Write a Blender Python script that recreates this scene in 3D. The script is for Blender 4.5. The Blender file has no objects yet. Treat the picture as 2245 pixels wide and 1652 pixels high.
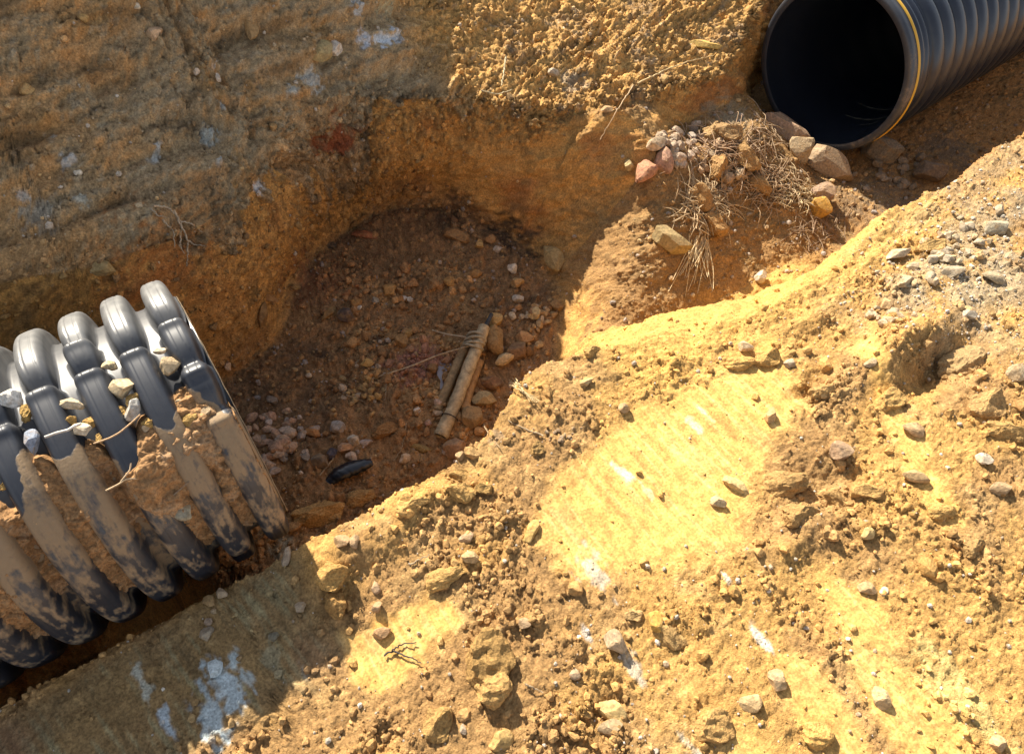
import bpy, math, random
import numpy as np
from mathutils import Vector, Matrix, Euler

# ------------------------------------------------------------------ camera, sky, sun, exposure
# World axes: X runs along the trench, Y across it (towards the far bank), Z is up.
F_PX, CX, CY = 1650.0, 1122.5, 826.0           # focal length and centre in a 2245 px wide picture
def nrm(v):
    v = np.array(v, float); return v / np.linalg.norm(v)
_d = nrm((.834, .433, -.341)); _u = np.array((.031, .57, .82)); _Z = nrm(_u - _u.dot(_d) * _d)
R = np.array([_d, np.cross(_Z, _d), _Z])       # camera -> world
CAM = -R @ np.array((-.773, -.091, -2.004))
scene = bpy.context.scene
cd = bpy.data.cameras.new('camera'); cam = bpy.data.objects.new('camera', cd); scene.collection.objects.link(cam)
cam.matrix_world = Matrix([[*R[0], CAM[0]], [*R[1], CAM[1]], [*R[2], CAM[2]], [0, 0, 0, 1]])
cd.sensor_width = 36.0; cd.lens = F_PX / 2245 * 36.0; cd.clip_start = .02; cd.clip_end = 500
scene.camera = cam
SUN_EL, SUN_AZ = math.radians(37.0), math.radians(90.0)     # the sun stands over the far bank (+Y)
sdir = Vector((math.cos(SUN_EL) * math.cos(SUN_AZ), math.cos(SUN_EL) * math.sin(SUN_AZ), math.sin(SUN_EL)))
w = bpy.data.worlds.new('World'); scene.world = w; w.use_nodes = True
wn = w.node_tree; bg = wn.nodes['Background']
sky = wn.nodes.new('ShaderNodeTexSky'); sky.sky_type = 'NISHITA'; sky.sun_disc = False
sky.sun_elevation = SUN_EL; sky.sun_rotation = math.radians(90) - SUN_AZ
hs = wn.nodes.new('ShaderNodeHueSaturation'); hs.inputs['Saturation'].default_value = .45
wn.links.new(sky.outputs[0], hs.inputs['Color']); wn.links.new(hs.outputs[0], bg.inputs[0]); bg.inputs[1].default_value = .088
sl = bpy.data.lights.new('sun', 'SUN'); sl.energy = 5.0; sl.angle = math.radians(.53); sl.color = (1, .91, .76)
so = bpy.data.objects.new('sun', sl); scene.collection.objects.link(so)
so.rotation_euler = sdir.to_track_quat('Z', 'Y').to_euler()
scene.view_settings.view_transform = 'Standard'; scene.view_settings.look = 'None'
scene.view_settings.gamma = 1.0; scene.view_settings.exposure = 1.2
scene.render.engine = 'CYCLES'

rng = np.random.default_rng(7); random.seed(7)
C = scene.collection

# ------------------------------------------------------------------ noise
_perm = rng.permutation(4096).astype(np.int64)
def _h(ix, iy, s=0):
    return _perm[(_perm[(ix + 17 * s) & 4095] + iy + 91 * s) & 4095]
_ga = np.linspace(0, 2 * np.pi, 4097)[:4096]; _gx, _gy = np.cos(_ga), np.sin(_ga)
def pnoise(x, y, s=0):
    xi = np.floor(x).astype(np.int64); yi = np.floor(y).astype(np.int64); fx = x - xi; fy = y - yi
    u = fx * fx * fx * (fx * (fx * 6 - 15) + 10); v = fy * fy * fy * (fy * (fy * 6 - 15) + 10)
    def g(a, b):
        k = _h(xi + a, yi + b, s); return _gx[k] * (fx - a) + _gy[k] * (fy - b)
    return ((g(0, 0) * (1 - u) + g(1, 0) * u) * (1 - v) + (g(0, 1) * (1 - u) + g(1, 1) * u) * v) * 1.5
def fbm(x, y, oct=4, s=0, gain=.5):
    o = 0; a = 1; t = 0
    for k in range(oct):
        o = o + a * pnoise(x * 2 ** k + 13.7 * k, y * 2 ** k - 7.1 * k, s + k); t += a; a *= gain
    return o / t
def worley(x, y, s=0, jit=.9):
    xi = np.floor(x).astype(np.int64); yi = np.floor(y).astype(np.int64)
    f1 = np.full(x.shape, 9.); f2 = np.full(x.shape, 9.); cid = np.zeros(x.shape); tl = np.zeros(x.shape)
    for a in (-1, 0, 1):
        for b in (-1, 0, 1):
            k = _h(xi + a, yi + b, s); k2 = _perm[(k + 777) & 4095]
            dx = xi + a + .5 + jit * (k / 4096 - .5) - x; dy = yi + b + .5 + jit * (k2 / 4096 - .5) - y
            d = np.sqrt(dx * dx + dy * dy); m = d < f1
            f2 = np.where(m, f1, np.minimum(f2, d)); cid = np.where(m, _perm[(k + 1234) & 4095] / 4096, cid); tl = np.where(m, _gx[k2] * dx + _gy[k2] * dy, tl); f1 = np.where(m, d, f1)
    worley.tilt = tl; return f1, f2, cid
def ss(a, b, x):
    t = np.clip((x - a) / (b - a), 0, 1); return t * t * (3 - 2 * t)
def poly_sd(x, y, P):                                   # signed distance, positive inside
    P = np.array(P, float); d = np.full(x.shape, 1e9); ins = np.zeros(x.shape, bool)
    for i in range(len(P)):
        a = P[i]; b = P[(i + 1) % len(P)]; e = b - a
        t = np.clip(((x - a[0]) * e[0] + (y - a[1]) * e[1]) / (e @ e), 0, 1)
        d = np.minimum(d, np.hypot(x - a[0] - t * e[0], y - a[1] - t * e[1]))
        c = (a[1] > y) != (b[1] > y)
        with np.errstate(divide='ignore', invalid='ignore'):
            xc = a[0] + (y - a[1]) / (b[1] - a[1] if b[1] != a[1] else 1e-9) * e[0]
        ins ^= c & (x < xc)
    return np.where(ins, d, -d)

# ------------------------------------------------------------------ terrain: levels (world metres)
def rbf(pts):
    p = np.array(pts, float); n = len(p)
    A = np.zeros((n + 3, n + 3)); A[:n, :n] = np.hypot(p[:, None, 0] - p[None, :, 0], p[:, None, 1] - p[None, :, 1])
    A[:n, n] = 1; A[:n, n + 1:] = p[:, :2]; A[n, :n] = 1; A[n + 1:, :n] = p[:, :2].T
    A[:n, :n] -= np.eye(n) * .02
    b = np.zeros(n + 3); b[:n] = p[:, 2]; c = np.linalg.solve(A, b)
    def f(x, y):
        o = c[n] + c[n + 1] * x + c[n + 2] * y
        for i in range(n): o = o + c[i] * np.hypot(x - p[i, 0], y - p[i, 1])
        return o
    return f
near_level = rbf([(-1.5, -.4, -.10), (-.6, -.42, -.09), (0, -.42, -.05), (.3, -.45, -.01), (.7, -.42, .02), (1.0, -.5, .01), (1.5, -.62, .02), (2.2, -.5, .0), (3.2, -.4, .0), (4.5, -.4, .0),
    (-1.2, -1.0, -.10), (-.3, -.8, -.09), (0, -.75, -.07), (.4, -1.0, -.02), (.8, -.9, .0), (1.2, -1.1, .03), (1.75, -.95, .07), (2.2, -1.0, .06), (3, -1.2, .05),
    (0, -1.5, -.08), (1.0, -1.7, .03), (2, -1.9, .06), (4, -2, .0), (-1.5, -2, -.1)])
far_level = rbf([(-1.5, .62, .2), (-.6, .62, .2), (-.15, .62, .09), (.16, .64, .05), (.5, .86, .03), (.75, 1.0, .05), (.95, .98, .03), (1.2, .93, -.03), (1.4, .88, -.06), (1.6, .78, -.09), (1.8, .66, -.10), (2.1, .62, -.12), (2.4, .60, -.12), (2.7, .8, -.04), (3.2, .9, -.08), (4.5, .98, -.1),
    (-1.0, 1.1, .62), (-.2, .9, .27), (.1, 1.05, .36), (-.2, 1.3, .66), (.5, 1.12, .24), (.55, 1.35, .52), (.85, 1.14, .20), (.95, 1.35, .50), (1.08, 1.12, .12), (1.25, 1.1, .0), (1.35, 1.3, .13), (1.5, 1.4, .20), (1.7, 1.0, .0), (1.9, .8, -.05), (2.0, 1.1, .03), (2.4, .8, -.06), (2.7, 1.1, .06), (3.2, 1.2, .02),
    (0, 1.8, 1.15), (.6, 1.8, 1.1), (.95, 1.7, .98), (1.22, 1.6, .42), (1.6, 1.6, .27), (1.85, 1.5, .14), (2.1, 1.8, .22), (3, 1.8, .15), (4.5, 1.8, .15), (-1.2, 1.8, 1.3), (0, 2.4, 1.35), (.9, 2.4, 1.3), (1.3, 2.4, .85), (1.6, 2.2, .62), (2.1, 2.4, .4), (3, 2.4, .3), (-1.5, 2.4, 1.5)])
TR_LIP = [(-99, -.412), (-.6, -.412), (-.1, -.408), (.05, -.41), (.25, -.43), (.44, -.45), (.58, -.43), (.70, -.36), (.82, -.33), (.98, -.38), (1.22, -.46), (1.52, -.54), (1.84, -.52), (2.13, -.44), (2.52, -.44), (2.98, -.40), (4.2, -.4), (99, -.4),
          (99, 1.05), (3.4, .95), (2.9, .86), (2.66, .76), (2.52, .66), (2.4, .61), (2.1, .62), (1.85, .64), (1.68, .68), (1.52, .76), (1.40, .85), (1.2, .93), (.95, .98), (.75, .99), (.6, .92), (.45, .8), (.30, .68), (.16, .63), (-.15, .61), (-.6, .62), (-99, .62)]
TR_BASE = [(-99, -.40), (-.6, -.40), (0, -.38), (.25, -.40), (.44, -.42), (.56, -.40), (.67, -.34), (.78, -.26), (.98, -.14), (1.2, -.05), (1.48, -.12), (1.67, -.20), (1.95, -.30), (2.20, -.36), (2.52, -.38), (2.98, -.36), (4.2, -.36), (99, -.36),
           (99, 1.0), (3.4, .90), (2.9, .80), (2.70, .68), (2.55, .58), (2.4, .53), (2.1, .53), (1.80, .55), (1.62, .58), (1.46, .70), (1.28, .85), (1.14, .915), (.93, .965), (.72, .97), (.58, .90), (.44, .78), (.30, .64), (.18, .58), (-.15, .55), (-.6, .55), (-99, .55)]
PIT_LIP = [(-.4, -.43), (.44, -.46), (.58, -.44), (.70, -.37), (.82, -.34), (.98, -.3), (1.18, -.16), (1.50, -.06), (1.74, .12), (1.86, .34), (1.84, .52), (1.64, .70), (1.40, .87), (1.2, .94), (.93, .99), (.72, 1.0), (.57, .93), (.42, .79), (.3, .68), (-.1, .58), (-.6, .50), (-.75, 0)]
PIT_BASE = [(-.15, -.40), (.44, -.43), (.55, -.41), (.66, -.35), (.80, -.26), (.98, -.14), (1.12, -.02), (1.24, .13), (1.34, .30), (1.40, .48), (1.36, .68), (1.24, .80), (1.12, .89), (.93, .945), (.74, .945), (.61, .88), (.46, .74), (.33, .63), (.0, .54), (-.2, .4), (-.3, 0)]
def between(x, y, lip, base):
    dl = poly_sd(x, y, lip); db = poly_sd(x, y, base)
    t = np.clip(dl, 0, None) / (np.clip(dl, 0, None) + np.clip(-db, 0, None) + 1e-6)
    return np.where(dl <= 0, 0., np.where(db >= 0, 1., t)), dl, db
def H(x, y):
    xc = np.clip(x, -1.6, 4.7); yc = np.clip(y, -2.1, 2.5)
    wx = .035 * fbm(xc * 3, yc * 3, 3, 40) + .010 * fbm(xc * 17, yc * 17, 2, 44)
    wy = .030 * fbm(xc * 3, yc * 3, 3, 50) + .010 * fbm(xc * 17, yc * 17, 2, 54)
    k = ss(0, .12, xc); wx = wx * k; wy = wy * (.28 + .72 * k)
    X, Y = xc + wx, yc + wy
    bank = np.where(yc < .1, near_level(xc, yc), far_level(xc, yc))
    t, dl, db = between(X, Y, TR_LIP, TR_BASE)
    tilt = np.clip(yc + .16, 0, .75) * (.36 + .24 * ss(2.15, 1.85, xc)) * ss(1.0, 1.3, xc) * ss(2.85, 2.45, xc)
    floor = -.49 - .01 * ss(2.45, 2.75, xc) + tilt + .07 * np.exp(-((xc - 2.25) / .25) ** 2 - ((yc - .33) / .14) ** 2)
    floor = np.where(xc < 0, -.44, floor) - .6 * ss(-.02, -.14, xc) * ss(.25, .05, yc) + .03 * fbm(xc * 2.5, yc * 2.5, 3, 60)
    # rounded lip, concave foot
    t = t ** 1.15; t = t * (1 - .25 * (1 - t))
    t = np.clip(t, 0, 1)
    z = bank * (1 - t) + floor * t
    s, pl, pb = between(X, Y, PIT_LIP, PIT_BASE)
    s = np.where(yc > .6, s, s * s * (3 - 2 * s) * .5 + s * .5)
    pf = -.60 + .035 * fbm(xc * 2.2 + 5, yc * 2.2, 3, 70) + .05 * ss(.55, .1, yc) * ss(.5, .1, xc)
    pf = pf + .05 * np.exp(-((xc - .55) / .3) ** 2 - ((yc - .75) / .2) ** 2)
    return z * (1 - s) + pf * s

def axis(lo, hi, f):                                    # non-uniform samples with spacing f(v)
    v = [lo]
    while v[-1] < hi: v.append(v[-1] + f(v[-1]))
    return np.array(v)
xs = axis(-1.5, 4.6, lambda x: .0047 + max(0, x - 1.5) * .0032 + max(0, -.75 - x) * .01)
xs = np.concatenate([[-60, -20, -8, -4, -2.5, -1.9, -1.65], xs, [4.9, 5.4, 6.5, 9, 20, 60]])
NY = 1060
yf = np.linspace(-2.05, 2.45, 1500)
XF, YF = np.meshgrid(xs, yf, indexing='ij')
HF = H(XF, YF)
dHy = np.gradient(HF, yf, axis=1)
ds = np.sqrt(1 + dHy ** 2); dens = 1 / (1 + .40 * np.clip(YF + .3, 0, 3))
S = np.concatenate([np.zeros((len(xs), 1)), np.cumsum((ds[:, 1:] + ds[:, :-1]) * .5 * (yf[1] - yf[0]), axis=1)], 1)
W = np.concatenate([np.zeros((len(xs), 1)), np.cumsum(((ds * dens)[:, 1:] + (ds * dens)[:, :-1]) * .5 * (yf[1] - yf[0]), axis=1)], 1)
i0 = np.searchsorted(yf, -.6)
YG = np.zeros((len(xs), NY)); SG = np.zeros_like(YG)
for i in range(len(xs)):
    q = np.linspace(0, W[i, -1], NY); YG[i] = np.interp(q, W[i], yf); SG[i] = np.interp(YG[i], yf, S[i] - S[i, i0]) - .6
    
yout = np.array([-60, -20, -8, -4, -2.6]); yout2 = np.array([2.9, 4, 8, 20, 60])
YG = np.concatenate([np.tile(yout, (len(xs), 1)), YG, np.tile(yout2, (len(xs), 1))], 1)
SG = np.concatenate([np.tile(yout, (len(xs), 1)), SG, SG[:, -1:] + (yout2 - 2.45)[None]], 1)
XG = np.tile(xs[:, None], (1, YG.shape[1]))
ZG = H(XG, YG)
P = np.stack([XG, YG, ZG], -1)
# undercut foot of the far pit wall
_, pl, pb = between(XG, YG, PIT_LIP, PIT_BASE)
uc = (.06 + .07 * np.exp(-((XG - 1.05) / .22) ** 2)) * ss(.22, .45, XG) * ss(1.5, 1.2, XG) * ss(.55, .75, YG)
prof = np.where(pb < 0, ss(-.25, -.52, ZG), 1 - ss(0, .28, pb))
P[..., 1] += uc * prof
def normals(P):
    a = np.gradient(P, axis=0); b = np.gradient(P, axis=1); n = np.cross(a, b)
    return n / (np.linalg.norm(n, axis=-1, keepdims=True) + 1e-12)
N0 = normals(P)

# zones
tt, dl, db = between(XG, YG, TR_LIP, TR_BASE)
_, pl, pb = between(XG, YG, PIT_LIP, PIT_BASE)
nearz = ((YG < .1) & (dl < .02)).astype(float)
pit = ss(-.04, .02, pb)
wall = np.clip(ss(-.015, .02, dl) - pit, 0, 1) * ss(.93, .7, N0[..., 2])
shelf = np.clip(ss(0, .05, np.maximum(dl, 0)) - pit - wall, 0, 1)
farb = ((YG > .1) & (dl < .0)).astype(float)
_zz = np.clip(ZG + .5, -.3, 2); _k = ss(-.15, .25, YG)
V = YG + _zz * (1.8 * _k - .8); U = XG + _zz * .7 * (ss(.8, 1.25, XG) * ss(1.0, .8, YG) * ss(0, .2, YG) - ss(.52, .30, XG) * ss(.45, .6, YG))
wz = .05 * fbm(U * 5, V * 5, 3, 80)
def zone(poly, soft=.04):
    return ss(-soft, soft, poly_sd(XG + wz, YG + wz * .7, poly) + .03 * fbm(U * 14, V * 14, 2, 81))
scr = zone([(.60, -.66), (.87, -.60), (1.1, -.60), (1.42, -.60), (1.33, -.84), (1.10, -.90), (.90, -1.02), (.52, -.90), (.50, -.76)])
scr = np.maximum(scr, zone([(.00, -.68), (.20, -.73), (.24, -.82), (.06, -.85), (-.02, -.80)], .02))
scr = np.maximum(scr, .8 * zone([(1.45, -1.0), (1.56, -.78), (1.62, -.80), (1.40, -1.3), (1.33, -1.25)], .02))
for (px, py, w_, l_) in ((.62, -1.55, .10, .25), (.95, -1.52, .08, .22), (.80, -1.40, .07, .16), (1.02, -1.30, .06, .12)):
    scr = np.maximum(scr, .75 * ss(1.1, .6, np.hypot((XG + wz * .5 - px) / w_, (YG - py) / l_)))
shadebank = nearz * ss(.06, -.08, XG + wz) * ss(-.42, -.46, YG) * ss(-.78, -.70, YG + wz)  # scraped bank by the pipe; its colour is darkened along the pipe's cast shadow
slope = nearz * 0 + ss(2.5, 2.1, XG) * ss(.9, 1.05, XG) * ss(-.62, -.52, YG) * ss(-.10, -.20, YG + wz * .6) * (1 - pit)
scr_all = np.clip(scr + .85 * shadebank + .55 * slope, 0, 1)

# coarse clods, crumbs, fine grain
wj = fbm(U * 40, V * 40, 2, 7) * .5
def clodh(k, s_, sharp):                                # broken, tilted lumps with cracks between them
    a, b, c = worley(U * k + wj, V * k + wj, s_); e = ss(0, sharp, b - a)
    return e * (.25 + .75 * c) + worley.tilt * .9 * e, c
dome1, c1 = clodh(24, 1, .30); dome2, c2 = clodh(60, 2, .35); dome3, c3 = clodh(135, 3, .4)
lo = fbm(U * 3.3, V * 3.3, 4, 5); mid = fbm(U * 11, V * 11, 4, 9); hi = fbm(U * 55, V * 55, 3, 15)
ridged = 1 - np.abs(fbm(U * 7 + 3, V * 9, 4, 21)) * 2.2
clodmask = ss(-.02, .38, fbm(U * 4.2, V * 4.2, 3, 31) + .02)
rough_near = nearz * (1 - scr_all)
d = .020 * lo * (nearz * (1 - .5 * scr_all)) + .010 * mid * rough_near
d += rough_near * (clodmask * (.014 * dome1 * ss(.5, .75, c1) + .009 * dome2 * ss(.25, .6, c2)) + .0050 * dome3 + .006 * hi)
v2s = fbm(U * 6.5, V * 6.5, 4, 95); streak = fbm(U * 90 + V * 4, V * 3.0, 3, 33); streak_s = fbm(U * 55 + V * 12, V * 5, 3, 35)
d += scr * (.0032 * streak + .0018 * hi + .0015 * dome3 * ss(0, .4, v2s) + .006 * lo) + shadebank * (.0055 * streak_s + .007 * mid + .003 * hi + .002 * dome3 + .008 * dome2 * ss(.8, .95, c2))
d += slope * (.020 * mid + .006 * ridged + .004 * hi + .003 * dome3)
d += wall * (1 - slope) * (.030 * lo + .011 * mid + .004 * hi + .002 * dome3 + .006 * dome2 * c2 * ss(.1, .4, mid) + .008 * (ridged - .5))
d += pit * (.020 * mid + .010 * dome2 * ss(.4, .8, c2) + .005 * dome3 + .007 * hi + .016 * dome1 * ss(.6, .85, c1))
d += shelf * (1 - slope) * (.016 * mid + .004 * dome3 + .004 * hi + .006 * dome2 * ss(.6, .8, c2))
lit = farb * ss(1.10, 1.45, XG + 2 * wz)  # sunlit part of far bank; sun and shade are also keyed into its colour
d += farb * ((.045 - .02 * lit) * lo + (.030 - .018 * lit) * mid + .008 * hi + .004 * dome3) + lit * (.018 * dome1 * ss(.55, .8, c1) + (.010 * dome2 * c2 + .006 * dome3) * ss(-.25, .35, fbm(U * 5, V * 5, 3, 141)) + .008 * hi - .02 * ss(.15, .5, fbm(U * 8, V * 8, 2, 143)))
strata = fbm(U * 3.5 + 9, V * 10, 3, 61)
d += farb * (1 - lit) * ((1 - .6 * np.exp(-(dl / .07) ** 2)) * .026 * strata + .012 * ridged + .09 * fbm(U * 1.6, V * 4, 3, 63) + .008 * dome2 * c2 + .014 * dome1 * ss(.6, .9, c1))
# crumbly overhanging rim along the far lip
rim = np.exp(-((dl - .0) / .035) ** 2) * (YG > .3)
d += rim * (.020 * dome1 * c1 + .010 * dome2 + .02 * np.clip(mid, -.5, 1)) * ss(-.4, .2, XG)
# hollow behind the right mound, and other dents (world x, y, rx, ry, depth)
for (x0, y0, rx, ry, dep) in ((1.77, -.95, .15, .06, -.09), (1.70, -.85, .20, .07, .06), (1.38, -.80, .06, .03, -.03), (1.22, -1.03, .10, .07, -.04), (1.05, -1.10, .12, .05, .035),
                              (.42, -1.14, .06, .03, -.03), (1.95, -.70, .12, .06, .03), (.27, -.52, .16, .05, .03), (.10, -.50, .08, .05, .025), (1.60, -.62, .10, .03, .03)):
    d += dep * np.exp(-((XG - x0 + wz) / rx) ** 2 - ((YG - y0 + wz) / ry) ** 2)
NS = N0.copy()
for st in (1, 2, 4, 6):
    for ax in (0, 1): NS = (NS + np.roll(NS, st, ax) + np.roll(NS, -st, ax)) / 3
NS /= np.linalg.norm(NS, axis=-1, keepdims=True)
inner = ((XG > -1.5) & (XG < 4.6) & (YG > -2.05) & (YG < 2.45))
d *= 1 - .5 * np.exp(-((dl - .02) / .06) ** 2) * (YG > .3) * ss(.95, .7, XG)
P = P + NS * (d * inner)[..., None]
N1 = normals(P)

# first surface point hit by a line of sight / by a plumb line (to set stones on the ground)
PF = P.reshape(-1, 3); NF = N0.reshape(-1, 3)
_q = PF - CAM; _c = _q @ R; _ok = _c[:, 2] < -.1
_sx = np.where(_ok, CX + F_PX * _c[:, 0] / np.where(_ok, -_c[:, 2], 1), -1e6)
_sy = np.where(_ok, CY - F_PX * _c[:, 1] / np.where(_ok, -_c[:, 2], 1), -1e6); _dist = np.linalg.norm(_q, axis=1)
_in = np.where((_sx > -120) & (_sx < 2360) & (_sy > -120) & (_sy < 1770))[0]
_bw = 310; _bk = (((_sy[_in] + 120) // 8).astype(np.int64)) * _bw + ((_sx[_in] + 120) // 8).astype(np.int64)
_or = np.argsort(_bk, kind='stable'); _in = _in[_or]; _bk = _bk[_or]
def at(px, py):
    """first ground point met by the line of sight through a point of the photograph"""
    bx, by = int((px + 120) // 8), int((py + 120) // 8); c = []
    for w_ in (1, 2, 4, 8):
        for yy in range(by - w_, by + w_ + 1):
            a, b = np.searchsorted(_bk, [yy * _bw + bx - w_, yy * _bw + bx + w_ + 1]); c.append(_in[a:b])
        m = np.concatenate(c); e = np.hypot(_sx[m] - px, _sy[m] - py); k = e < 7.5 * w_
        if k.any(): break
    m, e = m[k], e[k]; t = _dist[m]; k2 = t < t.min() + .035; m, e = m[k2], e[k2]; k = m[np.argmin(e)]
    at.k = k; return PF[k].copy(), NF[k].copy(), _dist[k]

# ------------------------------------------------------------------ terrain colour (soil colours, with shade painted in at places)
def col(*c): return np.array(c, float)
OCH, GOLD, BROWN = col(.53, .305, .098), col(.66, .385, .108), col(.36, .21, .088)
RUST, DARK, OLIVE = col(.40, .175, .045), col(.33, .18, .08), col(.25, .17, .075)
GREY, PALE, TAN = col(.40, .33, .22), col(.62, .62, .58), col(.54, .34, .14)
def mix(a, b, t): return a * (1 - t[..., None]) + b * t[..., None]
K = np.zeros(P.shape) + OCH
v1 = fbm(U * 2.1, V * 2.1, 4, 90); v2 = fbm(U * 6.5, V * 6.5, 4, 95); v3 = fbm(U * 30, V * 30, 3, 99)
K = mix(K, BROWN + 0 * K, nearz * ss(-.15, .3, v1 + .5 * v2 + .15 * ss(.9, .3, XG)) * .8)
K = mix(K, TAN + 0 * K, nearz * ss(.1, .4, v2 + .3 * v3) * .5)
K = mix(K, GOLD + 0 * K, np.clip(scr * .9 + slope * .8, 0, 1) * ss(-.5, .1, v2 + .2))
K = mix(K, col(.70, .47, .19) + 0 * K, scr * ss(.05, .45, streak) * .6); K = mix(K, col(.48, .26, .08) + 0 * K, scr * ss(.1, .45, -streak + .4 * v2) * .7)
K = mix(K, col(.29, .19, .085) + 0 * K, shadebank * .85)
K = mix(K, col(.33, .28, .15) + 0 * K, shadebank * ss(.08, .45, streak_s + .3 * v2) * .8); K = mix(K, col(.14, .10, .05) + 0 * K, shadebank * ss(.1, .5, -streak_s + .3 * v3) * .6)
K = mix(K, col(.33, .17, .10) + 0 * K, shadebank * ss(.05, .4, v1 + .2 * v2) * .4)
gz = zone([(1.76, -.66), (2.15, -.54), (3.2, -.50), (3.2, -.9), (2.0, -.98), (1.84, -.84)], .2)
K = mix(K, GREY + 0 * K, nearz * gz * ss(-.3, .35, v2 + .3 * v3 + .1) * .75)
wl = wall * (1 - slope)
K = mix(K, col(.56, .30, .09) + 0 * K, wl); K = mix(K, col(.38, .15, .05) + 0 * K, wl * ss(.1, .45, v1 + .4 * v2) * .7)
K = mix(K, OLIVE + 0 * K, wl * ss(.15, .5, v2 - .2 * v1) * .5)
K = mix(K, col(.36, .205, .08) + 0 * K, np.clip(shelf + wall * ss(1.3, 1.5, XG) * (YG < .35), 0, 1) * (1 - slope)); K = mix(K, OLIVE + 0 * K, shelf * (1 - slope) * ss(0, .4, v2) * .5)  # shelf coloured darker to stand in for its near-shade
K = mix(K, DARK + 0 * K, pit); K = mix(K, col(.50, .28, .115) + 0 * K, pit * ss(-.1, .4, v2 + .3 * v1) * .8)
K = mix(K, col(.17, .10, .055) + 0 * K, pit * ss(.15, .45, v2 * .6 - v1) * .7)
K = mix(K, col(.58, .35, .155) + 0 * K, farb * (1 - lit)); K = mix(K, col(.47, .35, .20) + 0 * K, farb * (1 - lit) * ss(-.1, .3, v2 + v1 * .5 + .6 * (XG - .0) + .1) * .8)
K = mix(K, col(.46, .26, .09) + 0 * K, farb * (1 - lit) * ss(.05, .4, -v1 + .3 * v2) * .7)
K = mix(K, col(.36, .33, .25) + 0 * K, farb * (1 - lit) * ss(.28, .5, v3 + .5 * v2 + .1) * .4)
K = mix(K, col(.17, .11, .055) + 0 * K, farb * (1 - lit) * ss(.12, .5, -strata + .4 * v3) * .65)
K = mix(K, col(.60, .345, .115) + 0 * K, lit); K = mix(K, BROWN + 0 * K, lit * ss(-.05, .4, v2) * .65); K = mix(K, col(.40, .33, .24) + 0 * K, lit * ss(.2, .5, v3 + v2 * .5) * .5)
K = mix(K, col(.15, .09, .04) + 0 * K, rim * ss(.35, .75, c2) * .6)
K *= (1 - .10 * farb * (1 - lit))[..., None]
K *= (.86 + .28 * c3 * (1 - scr_all) + .14 * scr_all)[..., None] * (1 + .38 * v3 + .12 * hi)[..., None]
Kf = K.reshape(-1, 3)
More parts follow.
